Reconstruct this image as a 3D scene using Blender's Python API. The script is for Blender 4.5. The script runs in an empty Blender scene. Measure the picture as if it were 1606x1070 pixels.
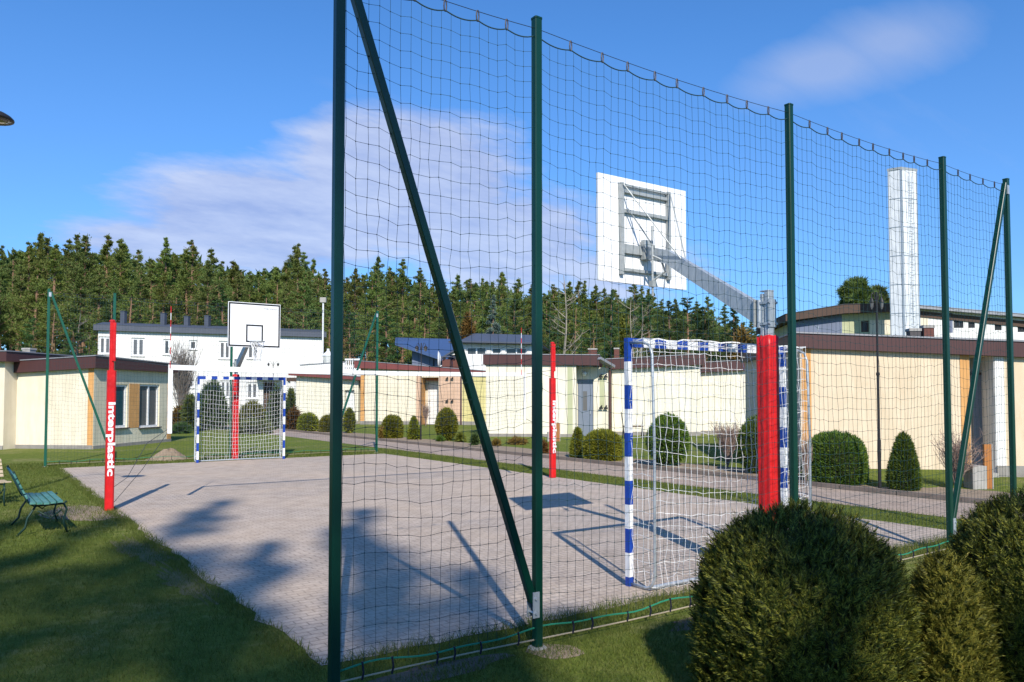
import bpy, math, random
import numpy as np
from mathutils import Vector, Matrix
random.seed(7); RNG = np.random.default_rng(7)
S = bpy.context.scene
COL = S.collection
PI = math.pi

# ------------------------------------------------------------------ camera frame (used to survey the site)
CF, CCY, PITCH, YAW = 1232.29, 575.32, 0.0382, 0.6081
CAM = Vector((-4.59607, -4.88416, 1.583))
FW = Vector((math.sin(YAW)*math.cos(PITCH), math.cos(YAW)*math.cos(PITCH), math.sin(PITCH)))
RT = Vector((math.cos(YAW), -math.sin(YAW), 0)); UP = RT.cross(FW)
FH = Vector((math.sin(YAW), math.cos(YAW), 0))

def ray(px, py): return FW + RT*((px-803)/CF) + UP*((CCY-py)/CF)
def G(px, py, z=0.0):
    d = ray(px, py); return CAM + d*((z-CAM.z)/d.z)
def DP(px, dist, z=0.0):                      # point seen at column px, at ground distance dist ahead
    d = ray(px, 622); t = dist/(d.dot(FH)); p = CAM + d*t; return Vector((p.x, p.y, z))
def zat(X, py):                               # height on the vertical through X seen at row py
    d0 = Vector((X[0], X[1], 1.5))-CAM; z0 = d0.dot(FW); px = 803+CF*d0.dot(RT)/z0
    d = ray(px, py); t = Vector((X[0]-CAM.x, X[1]-CAM.y, 0)).dot(FH)/d.dot(FH); return CAM.z+t*d.z
def colof(X):
    d0 = Vector((X[0], X[1], 1.5))-CAM; return 803+CF*d0.dot(RT)/d0.dot(FW)
def along(A, dr, px):                         # point on the ground line A+t*dr seen at column px
    lo, hi = -60.0, 60.0
    d = ray(px, 600); n = Vector((d.y, -d.x, 0))
    t = (CAM-A).dot(n)/dr.dot(n); return A+dr*t

# ------------------------------------------------------------------ materials
def lin(h):
    h = h.lstrip('#'); o = []
    for i in (0, 2, 4):
        c = int(h[i:i+2], 16)/255; o.append(c/12.92 if c <= .04045 else ((c+.055)/1.055)**2.4)
    return o
def col(c): return (*(lin(c) if isinstance(c, str) else c), 1)
class NT:
    def __init__(s, m): s.t = m.node_tree; s.n = s.t.nodes; s.l = s.t.links
    def new(s, t, **k):
        n = s.n.new(t)
        for a, b in k.items(): setattr(n, a, b)
        return n
    def ln(s, a, b): s.l.new(a, b)
    def mix(s, f, a, b, mode='MIX'):
        m = s.new('ShaderNodeMix', data_type='RGBA', blend_type=mode)
        for i, v in ((0, f), (6, a), (7, b)):
            if hasattr(v, 'links'): s.ln(v, m.inputs[i])
            elif i == 0: m.inputs[0].default_value = v
            else: m.inputs[i].default_value = v
        return m.outputs[2]
    def math(s, op, a, b=0.0, c=None, clamp=False):
        m = s.new('ShaderNodeMath', operation=op); m.use_clamp = clamp
        for i, v in enumerate((a, b, c)):
            if v is None: continue
            if hasattr(v, 'links'): s.ln(v, m.inputs[i])
            else: m.inputs[i].default_value = v
        return m.outputs[0]
    def noise(s, scale, detail=4, rough=.55, vec=None, dim='3D'):
        n = s.new('ShaderNodeTexNoise'); n.inputs['Scale'].default_value = scale
        n.inputs['Detail'].default_value = detail; n.inputs['Roughness'].default_value = rough
        if vec is not None: s.ln(vec, n.inputs['Vector'])
        return n.outputs[0]
    def ramp(s, f, stops):
        r = s.new('ShaderNodeValToRGB'); e = r.color_ramp.elements
        while len(e) < len(stops): e.new(.5)
        for x, (p, c) in zip(e, stops): x.position = p; x.color = c
        s.ln(f, r.inputs[0]); return r.outputs[0]
def mat(name, c, rough=.6, metal=0, c2=None, scale=3, bump=0, bscale=60, spec=.4, stretch=None):
    m = bpy.data.materials.new(name); m.use_nodes = True; t = NT(m)
    b = t.n['Principled BSDF']; b.inputs['Roughness'].default_value = rough; b.inputs['Metallic'].default_value = metal
    b.inputs['Specular IOR Level'].default_value = spec
    tc = t.new('ShaderNodeTexCoord'); v = tc.outputs['Object']
    if stretch:
        mp = t.new('ShaderNodeMapping'); mp.inputs['Scale'].default_value = stretch; t.ln(v, mp.inputs[0]); v = mp.outputs[0]
    if c2 is None:
        k = lin(c) if isinstance(c, str) else c; c2 = [x*.86 for x in k]
    f = t.ramp(t.noise(scale, 5, .6, v), [(.3, (0, 0, 0, 1)), (.7, (1, 1, 1, 1))])
    cc = t.mix(f, col(c), col(c2))
    if 'plaster' in name or 'render' in name:                       # rain streaks and patchy weathering
        m2 = t.new('ShaderNodeMapping'); m2.inputs['Scale'].default_value = (1, 1, .12); t.ln(tc.outputs['Object'], m2.inputs[0])
        st = t.ramp(t.noise(3.5, 6, .7, m2.outputs[0]), [(.42, (.86, .84, .8, 1)), (.6, (1, 1, 1, 1))]); pt = t.ramp(t.noise(.9, 6, .65, tc.outputs['Object']), [(.35, (.9, .89, .86, 1)), (.62, (1, 1, 1, 1))])
        cc = t.mix(.7, cc, st, 'MULTIPLY'); cc = t.mix(.8, cc, pt, 'MULTIPLY')
    t.ln(cc, b.inputs['Base Color'])
    if bump:
        bp = t.new('ShaderNodeBump'); bp.inputs['Strength'].default_value = bump; bp.inputs['Distance'].default_value = .02
        t.ln(t.noise(bscale, 3, .6, v), bp.inputs['Height']); t.ln(bp.outputs[0], b.inputs['Normal'])
    return m
def leafmat(name, stops, rough=.6, trans=.25, patch=None):
    wi = .28 if 'pine' in name else .5
    m = bpy.data.materials.new(name); m.use_nodes = True; t = NT(m)
    b = t.n['Principled BSDF']; b.inputs['Roughness'].default_value = rough; b.inputs['Specular IOR Level'].default_value = .25
    g = t.new('ShaderNodeNewGeometry'); oi = t.new('ShaderNodeObjectInfo')
    tc = t.new('ShaderNodeTexCoord')
    f = t.math('ADD', t.math('MULTIPLY', g.outputs['Random Per Island'], wi), t.math('MULTIPLY', t.noise(patch or (9 if wi < .5 else 3), 2, .5, tc.outputs['Object']), 1-wi))
    c = t.ramp(f, [(p, col(x)) for p, x in stops])
    hs = t.new('ShaderNodeHueSaturation'); t.ln(c, hs.inputs['Color'])
    t.ln(t.math('MULTIPLY_ADD', oi.outputs['Random'], .5, .75), hs.inputs['Value'])
    t.ln(t.math('MULTIPLY_ADD', oi.outputs['Random'], .04, .48), hs.inputs['Hue'])
    t.ln(hs.outputs[0], b.inputs['Base Color'])
    tr = t.new('ShaderNodeBsdfTranslucent'); t.ln(hs.outputs[0], tr.inputs['Color'])
    mx = t.new('ShaderNodeMixShader'); mx.inputs[0].default_value = trans
    t.ln(b.outputs[0], mx.inputs[1]); t.ln(tr.outputs[0], mx.inputs[2])
    t.ln(mx.outputs[0], t.n['Material Output'].inputs['Surface'])
    return m
M = {}
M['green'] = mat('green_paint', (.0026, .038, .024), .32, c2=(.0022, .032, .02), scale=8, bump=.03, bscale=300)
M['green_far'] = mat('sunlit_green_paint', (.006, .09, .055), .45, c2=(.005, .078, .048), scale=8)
M['net_green'] = mat('green_cord', (.012, .045, .05), .8)
M['cable'] = mat('cable_wire', (.04, .05, .06), .5)
M['rope_green'] = mat('green_rope', (.02, .22, .12), .7)
M['hook'] = mat('dark_hook', (.012, .012, .03), .5)
M['beige_cable'] = mat('beige_cable', (.38, .32, .22), .6)
M['galv'] = mat('galvanised_steel', (.46, .5, .53), .45, .35, c2=(.32, .36, .4), scale=28, stretch=(1, 1, .35), bump=.05, bscale=90)
M['galv_dark'] = mat('dull_galvanised_steel', (.4, .42, .42), .5, .2, c2=(.31, .33, .33), scale=25)
M['red'] = mat('red_vinyl', (.66, .012, .012), .42, c2=(.46, .008, .01), scale=9, bump=.35, bscale=14)
M['white'] = mat('white_paint', (.8, .8, .8), .45, c2=(.7, .7, .71), scale=7)
M['blue'] = mat('blue_paint', (.012, .06, .36), .4, c2=(.01, .045, .28), scale=9)
M['cord_white'] = mat('white_cord', (.82, .82, .82), .8)
M['tape'] = mat('white_tape', (.8, .8, .78), .7)
M['black'] = mat('black_paint', (.012, .012, .013), .45)
M['board'] = mat('white_board', (.84, .84, .85), .35, c2=(.79, .79, .8), scale=2)
M['grey_print'] = mat('grey_print', (.25, .25, .26), .6)
M['cream'] = mat('cream_plaster', (.79, .71, .56), .9, c2=(.74, .66, .515), scale=1.6, bump=.25, bscale=140)
M['pale'] = mat('pale_plaster', (.81, .76, .63), .9, c2=(.77, .72, .59), scale=1.6, bump=.25, bscale=140)
M['peach'] = mat('peach_plaster', (.76, .62, .45), .9, c2=(.71, .575, .41), scale=1.6, bump=.25, bscale=140)
M['pink'] = mat('pink_plaster', (.68, .46, .33), .9, bump=.25, bscale=140)
M['orange'] = mat('orange_plaster', (.68, .36, .13), .9, c2=(.6, .31, .11), bump=.25, bscale=140)
M['deep_orange'] = mat('deep_orange_plaster', (.62, .22, .06), .9)
M['yellow'] = mat('yellow_plaster', (.7, .62, .28), .9, bump=.25, bscale=140)
M['palegreen'] = mat('pale_green_plaster', (.52, .54, .34), .9)
M['whitewall'] = mat('white_render', (.82, .81, .8), .9, c2=(.76, .75, .74), scale=.5, bump=.15, bscale=40)
M['greycream'] = mat('grey_cream_plaster', (.76, .7, .54), .9, c2=(.71, .65, .49), scale=1.6, bump=.25, bscale=140)
M['plinth'] = mat('grey_plinth', (.3, .28, .25), .9, c2=(.22, .2, .18), scale=4, bump=.3)
M['fascia'] = mat('brown_fascia', (.075, .03, .028), .5, c2=(.06, .024, .023), scale=3, stretch=(9, 9, .6))
M['redfascia'] = mat('red_fascia', (.19, .05, .045), .55, c2=(.15, .04, .036))
M['rooftop'] = mat('roof_felt', (.07, .07, .075), .8, c2=(.05, .05, .055))
M['rooftrim'] = mat('metal_trim', (.3, .3, .32), .5, .3)
M['slate'] = mat('slate_grey_roof', (.075, .085, .115), .55, c2=(.06, .07, .095), scale=2)
M['blueroof'] = mat('blue_metal_roof', (.05, .09, .2), .45, c2=(.042, .078, .175), scale=1, stretch=(6, 6, 1))
M['bluegrey'] = mat('blue_grey_cladding', (.16, .19, .27), .7, c2=(.12, .14, .21), scale=2, stretch=(8, 8, .3))
M['frame'] = mat('white_frame', (.78, .78, .78), .4)
M['sill'] = mat('dark_sill', (.07, .06, .06), .5)
M['door'] = mat('grey_blue_door', (.17, .2, .26), .5, c2=(.15, .18, .235))
M['whitedoor'] = mat('white_door', (.75, .74, .72), .5)
M['soffit'] = mat('soffit', (.36, .34, .32), .8)
M['pipe'] = mat('brown_pipe', (.09, .04, .035), .5)
M['wood'] = mat('orange_wood', (.42, .17, .04), .6, c2=(.33, .12, .03), scale=6, stretch=(1, 1, .15))
M['palewood'] = mat('bleached_wood', (.5, .4, .27), .75, c2=(.38, .3, .2), scale=9)
M['brownwood'] = mat('dark_timber', (.08, .045, .03), .7)
M['teal'] = mat('worn_teal_paint', (.03, .15, .12), .55, c2=(.12, .28, .25), scale=14, bump=.1)
M['darkgreen'] = mat('dark_green_iron', (.008, .035, .025), .5)
M['concrete'] = mat('concrete', (.4, .38, .35), .9, c2=(.3, .285, .26), scale=6, bump=.3)
M['brick'] = mat('brown_brick', (.16, .06, .045), .85, c2=(.1, .04, .03), scale=20)
M['lampblack'] = mat('black_lamp_iron', (.02, .018, .018), .5)
M['globe'] = mat('opal_glass', (.75, .75, .72), .25)
M['curtain'] = mat('net_curtain', (.5, .5, .5), .8, c2=(.3, .31, .33), scale=12, stretch=(1, 1, .05))
M['tealcurtain'] = mat('teal_curtain', (.02, .1, .14), .6, c2=(.012, .05, .08), scale=9, stretch=(1, 1, .1))
M['soil'] = mat('bare_soil', (.2, .15, .11), .95, c2=(.11, .08, .055), scale=5, bump=.8, bscale=40)
M['sand'] = mat('sandy_soil', (.32, .24, .17), .95, c2=(.2, .15, .1), scale=7, bump=.8, bscale=30)
M['bark'] = mat('pine_bark', (.3, .17, .1), .9, c2=(.17, .1, .065), scale=6, stretch=(1, 1, .2))
M['palebark'] = mat('pale_bark', (.3, .26, .2), .85, c2=(.25, .21, .16), scale=9)
M['twig'] = mat('bare_twig', (.22, .14, .12), .9, c2=(.3, .22, .17), scale=9)
M['greytwig'] = mat('grey_twig', (.2, .17, .15), .9)
def glassmat(name, c):
    m = bpy.data.materials.new(name); m.use_nodes = True; b = m.node_tree.nodes['Principled BSDF']
    b.inputs['Base Color'].default_value = (*c, 1); b.inputs['Roughness'].default_value = .06; b.inputs['Specular IOR Level'].default_value = .6
    return m
M['glass'] = glassmat('window_glass', (.05, .055, .06)); M['glass_grey'] = glassmat('curtained_glass', (.12, .12, .125))
M['glass_teal'] = glassmat('teal_glass', (.015, .06, .085)); M['glass_brown'] = glassmat('tinted_glass', (.17, .13, .11))
M['pine'] = leafmat('pine_needles', [(.2, (.06, .1, .026)), (.5, (.12, .165, .04)), (.8, (.2, .22, .06))])
M['pine_yel'] = leafmat('olive_pine_needles', [(.2, (.075, .11, .024)), (.5, (.14, .175, .036)), (.8, (.21, .235, .055))])
M['pine_deep'] = leafmat('deep_pine_needles', [(.2, (.028, .062, .02)), (.5, (.06, .11, .032)), (.8, (.11, .165, .045))])
M['spruce_blue'] = leafmat('blue_spruce_needles', [(.2, (.08, .12, .095)), (.5, (.15, .21, .165)), (.8, (.23, .28, .22))])
M['broadleaf'] = leafmat('yellow_green_leaves', [(.2, (.07, .09, .014)), (.5, (.14, .15, .02)), (.8, (.2, .19, .035))])
M['rust'] = leafmat('rust_leaves', [(.2, (.1, .06, .015)), (.5, (.18, .1, .025)), (.8, (.22, .15, .04))])
M['clip'] = leafmat('clipped_foliage', [(.2, (.035, .07, .01)), (.5, (.085, .14, .018)), (.8, (.18, .22, .03))])
M['clip_yel'] = leafmat('yellowish_clipped_foliage', [(.2, (.085, .1, .01)), (.5, (.18, .19, .018)), (.8, (.29, .27, .03))])
M['thuja'] = leafmat('thuja_sprays', [(.28, (.02, .025, .006)), (.46, (.065, .072, .011)), (.6, (.14, .14, .02)), (.76, (.24, .21, .03)), (.9, (.2, .1, .03))], patch=16)
M['thuja_gold'] = leafmat('golden_thuja_sprays', [(.25, (.05, .06, .01)), (.45, (.13, .145, .02)), (.65, (.24, .235, .03)), (.82, (.32, .28, .04)), (.92, (.28, .14, .04))], patch=14)
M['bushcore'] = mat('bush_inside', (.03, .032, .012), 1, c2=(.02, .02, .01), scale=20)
M['grass'] = leafmat('grass_blades', [(.1, (.06, .1, .014)), (.5, (.12, .17, .028)), (.8, (.21, .235, .06)), (.95, (.34, .3, .14))], trans=.3, patch=.9)

# ------------------------------------------------------------------ mesh building
def origin(o):
    v = Vector()
    while o is not None: v += o.location; o = o.parent
    return v
class MB:
    def __init__(s): s.v = []; s.f = []; s.mi = []
    def poly(s, pts, mi=0):
        n = len(s.v); s.v += [tuple(p) for p in pts]; s.f.append(list(range(n, n+len(pts)))); s.mi.append(mi)
    def box(s, c, size, R=None, mi=0, bev=0):
        c = Vector(c); hx, hy, hz = (k/2 for k in size); R = R or Matrix.Identity(3); n = len(s.v)
        if bev:
            # chamfered in plan (edges along local z)
            b = bev; pl = [(-hx+b, -hy), (hx-b, -hy), (hx, -hy+b), (hx, hy-b), (hx-b, hy), (-hx+b, hy), (-hx, hy-b), (-hx, -hy+b)]
            for z in (-hz, hz): s.v += [tuple(c+R@Vector((x, y, z))) for x, y in pl]
            k = 8
            for i in range(k): s.f.append([n+i, n+(i+1) % k, n+k+(i+1) % k, n+k+i]); s.mi.append(mi)
            s.f.append([n+i for i in range(k)][::-1]); s.f.append([n+k+i for i in range(k)]); s.mi += [mi, mi]; return s
        for x in (-hx, hx):
            for y in (-hy, hy):
                for z in (-hz, hz): s.v.append(tuple(c+R@Vector((x, y, z))))
        for q in ((0, 1, 3, 2), (4, 6, 7, 5), (0, 4, 5, 1), (2, 3, 7, 6), (0, 2, 6, 4), (1, 5, 7, 3)):
            s.f.append([n+i for i in q]); s.mi.append(mi)
        return s
    def bar(s, a, b, w, h=None, mi=0, up=(0, 0, 1), bev=0):          # box beam from a to b, w across, h along 'up'
        a = Vector(a); b = Vector(b); d = b-a; L = d.length; z = d/L; u = Vector(up)
        if abs(z.dot(u)) > .98: u = Vector((0, 1, 0))
        x = u.cross(z).normalized(); y = z.cross(x)
        return s.box((a+b)/2, (w, h or w, L), Matrix((x, y, z)).transposed(), mi, bev)
    def tube(s, path, r, n=6, mi=0, cap=True):
        path = [Vector(p) for p in path]; rs = r if isinstance(r, (list, tuple)) else [r]*len(path); base = len(s.v); pu = None
        for i, p in enumerate(path):
            t = (path[min(i+1, len(path)-1)]-path[max(i-1, 0)]).normalized()
            if pu is None:
                u = Vector((0, 0, 1)) if abs(t.z) < .9 else Vector((1, 0, 0))
                x = u.cross(t).normalized()
            else: x = (pu-t*pu.dot(t)).normalized()
            pu = x; y = t.cross(x)
            for k in range(n):
                a = 2*PI*k/n; s.v.append(tuple(p+(x*math.cos(a)+y*math.sin(a))*rs[i]))
        for i in range(len(path)-1):
            for k in range(n):
                a = base+i*n+k; b = base+i*n+(k+1) % n; s.f.append([a, b, b+n, a+n]); s.mi.append(mi)
        if cap:
            s.f.append([base+k for k in range(n)][::-1]); s.f.append([base+(len(path)-1)*n+k for k in range(n)]); s.mi += [mi, mi]
        return s
    def lathe(s, prof, c=(0, 0, 0), n=16, mi=0, sx=1, sy=1):
        base = len(s.v); c = Vector(c)
        for r, z in prof:
            for k in range(n): a = 2*PI*k/n; s.v.append((c.x+r*sx*math.cos(a), c.y+r*sy*math.sin(a), c.z+z))
        for i in range(len(prof)-1):
            for k in range(n):
                a = base+i*n+k; b = base+i*n+(k+1) % n; s.f.append([a, b, b+n, a+n]); s.mi.append(mi)
        s.f.append([base+k for k in range(n)][::-1]); s.f.append([base+(len(prof)-1)*n+k for k in range(n)]); s.mi += [mi, mi]
        return s
    def prism(s, pts, z0, z1, mi=0):                                 # CCW plan polygon; z0,z1 numbers or per-vertex lists
        k = len(pts); n = len(s.v)
        zs0 = z0 if isinstance(z0, (list, tuple)) else [z0]*k; zs1 = z1 if isinstance(z1, (list, tuple)) else [z1]*k
        s.v += [(p[0], p[1], z) for p, z in zip(pts, zs0)]+[(p[0], p[1], z) for p, z in zip(pts, zs1)]
        for i in range(k): s.f.append([n+i, n+(i+1) % k, n+k+(i+1) % k, n+k+i]); s.mi.append(mi)
        s.f.append([n+i for i in range(k)][::-1]); s.f.append([n+k+i for i in range(k)]); s.mi += [mi, mi]
        return s
    def build(s, name, mats, parent=None, smooth=False, label=None):
        me = bpy.data.meshes.new(name); o0 = origin(parent) if parent else Vector()
        me.from_pydata([tuple(Vector(v)-o0) for v in s.v], [], s.f)
        mats = mats if isinstance(mats, (list, tuple)) else [mats]
        for m in mats: me.materials.append(M[m])
        if len(mats) > 1: me.polygons.foreach_set('material_index', s.mi)
        if smooth: me.polygons.foreach_set('use_smooth', [True]*len(s.f))
        me.update(); o = bpy.data.objects.new(name, me); COL.objects.link(o); o.parent = parent
        if label: o['label'] = label
        return o
def tris_obj(name, tris, mats, parent=None, extra=None):             # tris: (N,3,3) numpy soup; extra: an MB whose faces take slot 1
    tris = np.asarray(tris, dtype=np.float64); o0 = np.array(origin(parent)) if parent else np.zeros(3)
    V = (tris.reshape(-1, 3)-o0); N = len(tris)
    lt = np.full(N, 3); vi = np.arange(N*3); mi = np.zeros(N, dtype=int)
    if extra is not None:
        ev = np.array(extra.v)-o0; ef = extra.f
        vi = np.concatenate([vi, np.array([i+len(V) for f in ef for i in f])]); lt = np.concatenate([lt, [len(f) for f in ef]])
        mi = np.concatenate([mi, np.ones(len(ef), dtype=int)]); V = np.concatenate([V, ev])
    me = bpy.data.meshes.new(name); me.vertices.add(len(V)); me.vertices.foreach_set('co', V.astype(np.float32).ravel())
    me.loops.add(len(vi)); me.loops.foreach_set('vertex_index', vi.astype(np.int32))
    me.polygons.add(len(lt)); st = np.concatenate([[0], np.cumsum(lt)[:-1]])
    me.polygons.foreach_set('loop_start', st.astype(np.int32)); me.polygons.foreach_set('material_index', mi.astype(np.int32))
    mats = mats if isinstance(mats, (list, tuple)) else [mats]
    for m in mats: me.materials.append(M[m])
    me.update(calc_edges=True); me.validate()
    o = bpy.data.objects.new(name, me); COL.objects.link(o); o.parent = parent; return o
def tag(o, label=None, cat=None, group=None, kind=None):
    if label: o['label'] = label
    if cat: o['category'] = cat
    if group: o['group'] = group
    if kind: o['kind'] = kind
    return o
def thing(name, label, cat, loc=(0, 0, 0), group=None):
    o = bpy.data.objects.new(name, None); COL.objects.link(o); o.location = loc; o.empty_display_size = .2
    return tag(o, label, cat, group)
def struct(name, mb, m, **k): return tag(mb.build(name, m, **k), kind='structure')
KIDS = {}
def copy_tree(o, parent=None):
    c = o.copy(); COL.objects.link(c)
    if parent is not None: c.parent = parent
    for ch in list(o.children): copy_tree(ch, c)
    return c
def rotz(a): return Matrix.Rotation(a, 3, 'Z')

# ------------------------------------------------------------------ light, sky, camera
SAZ, SEL = 0.4203+PI, 0.668
w = bpy.data.worlds.new('World'); S.world = w; w.use_nodes = True; t = NT(w)
bg = t.n['Background']; bg.inputs['Strength'].default_value = .1
sky = t.new('ShaderNodeTexSky', sky_type='NISHITA'); sky.sun_disc = False; sky.sun_elevation = SEL; sky.sun_rotation = SAZ
sky.air_density = 1.0; sky.dust_density = .3; sky.ozone_density = 2.5
tc = t.new('ShaderNodeTexCoord'); D = tc.outputs['Generated']
sx = t.new('ShaderNodeSeparateXYZ'); t.ln(D, sx.inputs[0])
base = t.mix(1.0, sky.outputs[0], (.52, .98, 1.45, 1), 'MULTIPLY')
inv = t.math('DIVIDE', 1.0, t.math('ADD', t.math('MAXIMUM', sx.outputs[2], 0), .22))
sc_ = t.new('ShaderNodeVectorMath', operation='SCALE'); t.ln(D, sc_.inputs[0]); t.ln(inv, sc_.inputs['Scale'])
mp = t.new('ShaderNodeMapping'); mp.inputs['Rotation'].default_value = (0, 0, YAW+.35); mp.inputs['Scale'].default_value = (.8, 1.5, 1); t.ln(sc_.outputs[0], mp.inputs[0])
nz = t.noise(2.6, 9, .62, mp.outputs[0]); nz2 = t.noise(9, 6, .6, mp.outputs[0])
def lobe(px, py, r, amp, sq=1.0):            # soft cloud field around a sky direction
    d = ray(px, py).normalized(); v = t.new('ShaderNodeVectorMath', operation='SUBTRACT'); t.ln(D, v.inputs[0]); v.inputs[1].default_value = d
    m_ = t.new('ShaderNodeVectorMath', operation='MULTIPLY'); t.ln(v.outputs[0], m_.inputs[0]); m_.inputs[1].default_value = (1, 1, sq)
    l = t.new('ShaderNodeVectorMath', operation='LENGTH'); t.ln(m_.outputs[0], l.inputs[0])
    k = t.math('SUBTRACT', 1.0, t.math('DIVIDE', l.outputs['Value'], r), clamp=True); return t.math('MULTIPLY', t.math('SMOOTH_MIN', k, 1.0, .3), amp)
fld = None
for a in ((640, 290, .24, 1.0, 1.7), (420, 350, .26, 1.0, 2.4), (250, 390, .2, .8, 3), (800, 380, .22, .85, 1.8), (560, 240, .13, .8, 1.3), (960, 430, .22, .6, 2)):
    l = lobe(*a); fld = l if fld is None else t.math('MAXIMUM', fld, l)
tex = t.math('ADD', t.math('MULTIPLY', nz, .75), t.math('MULTIPLY', nz2, .25))
c1 = t.math('SUBTRACT', t.math('ADD', t.math('MULTIPLY', fld, 1.15), tex), .79)
c1 = t.math('MULTIPLY', c1, 3.2, clamp=True)
w1 = None
for a in ((1290, 105, .11, 1.0, 2.6), (1400, 65, .12, .85, 2.4), (1220, 135, .08, .6, 2)):
    l = lobe(*a); w1 = l if w1 is None else t.math('MAXIMUM', w1, l)
mp2 = t.new('ShaderNodeMapping'); mp2.inputs['Rotation'].default_value = (0, 0, YAW-.5); mp2.inputs['Scale'].default_value = (.6, 2.4, 1); t.ln(sc_.outputs[0], mp2.inputs[0])
c2 = t.math('MULTIPLY', t.math('SUBTRACT', t.math('ADD', w1, t.noise(1.8, 7, .6, mp2.outputs[0])), .6), 1.5, clamp=True)
hz = t.math('MULTIPLY', t.math('SUBTRACT', .42, sx.outputs[2], clamp=True), 1.15)
hz = t.math('MULTIPLY', hz, t.math('ADD', .55, t.math('MULTIPLY', nz, .6)), clamp=True)
c0 = t.mix(hz, base, (1.6, 2.4, 5.1, 1))
c0 = t.mix(t.math('MULTIPLY', c2, .46), c0, (3.9, 4.5, 6.3, 1))
c0 = t.mix(t.math('MULTIPLY', c1, .8), c0, t.mix(1.0, t.ramp(tex, [(.38, (2.9/8, 3.5/8, 5.7/8, 1)), (.6, (4.7/8, 5.2/8, 6.8/8, 1))]), (8, 8, 8, 1), 'MULTIPLY'))
t.ln(c0, bg.inputs['Color'])

sl = bpy.data.lights.new('sun', 'SUN'); sl.energy = 4.4; sl.angle = math.radians(.53); sl.color = (1, .94, .84)
so = bpy.data.objects.new('sun', sl); COL.objects.link(so)
sd = Vector((math.sin(SAZ)*math.cos(SEL), math.cos(SAZ)*math.cos(SEL), math.sin(SEL)))
so.rotation_euler = sd.to_track_quat('Z', 'Y').to_euler(); so.location = (-10, -20, 25)
cd = bpy.data.cameras.new('camera'); cd.sensor_width = 36; cd.lens = CF/1606*36; cd.shift_y = (CCY-535)/1606; cd.clip_start = .05; cd.clip_end = 3000
co = bpy.data.objects.new('camera', cd); COL.objects.link(co)
co.matrix_world = Matrix.Translation(CAM) @ Matrix((RT, UP, -FW)).transposed().to_4x4(); S.camera = co
S.view_settings.view_transform = 'Standard'; S.view_settings.look = 'None'; S.view_settings.exposure = .42; S.view_settings.gamma = 1
S.cycles.max_bounces = 6; S.cycles.diffuse_bounces = 3; S.cycles.glossy_bounces = 3; S.cycles.transmission_bounces = 4; S.cycles.transparent_max_bounces = 4
S.cycles.caustics_reflective = False; S.cycles.caustics_refractive = False

# ------------------------------------------------------------------ ground, court, path
def ground_mat():
    m = bpy.data.materials.new('lawn'); m.use_nodes = True; t = NT(m); b = t.n['Principled BSDF']; b.inputs['Roughness'].default_value = .95; b.inputs['Specular IOR Level'].default_value = .1
    v = t.new('ShaderNodeTexCoord').outputs['Object']
    n1 = t.noise(.45, 5, .6, v); n2 = t.noise(7, 5, .65, v); n3 = t.noise(60, 3, .7, v)
    g = t.ramp(t.math('ADD', t.math('MULTIPLY', n2, .5), t.math('MULTIPLY', n3, .5)), [(.3, (.062, .088, .013, 1)), (.5, (.125, .16, .025, 1)), (.68, (.21, .225, .048, 1))])
    dry = t.ramp(t.math('ADD', t.math('MULTIPLY', n1, .65), t.math('MULTIPLY', n2, .35)), [(.52, (0, 0, 0, 1)), (.66, (1, 1, 1, 1))])
    c = t.mix(t.math('MULTIPLY', dry, .7), g, (.28, .24, .11, 1)); t.ln(c, b.inputs['Base Color'])
    bp = t.new('ShaderNodeBump'); bp.inputs['Strength'].default_value = .7; bp.inputs['Distance'].default_value = .03; t.ln(n3, bp.inputs['Height']); t.ln(bp.outputs[0], b.inputs['Normal']); return m
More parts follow.
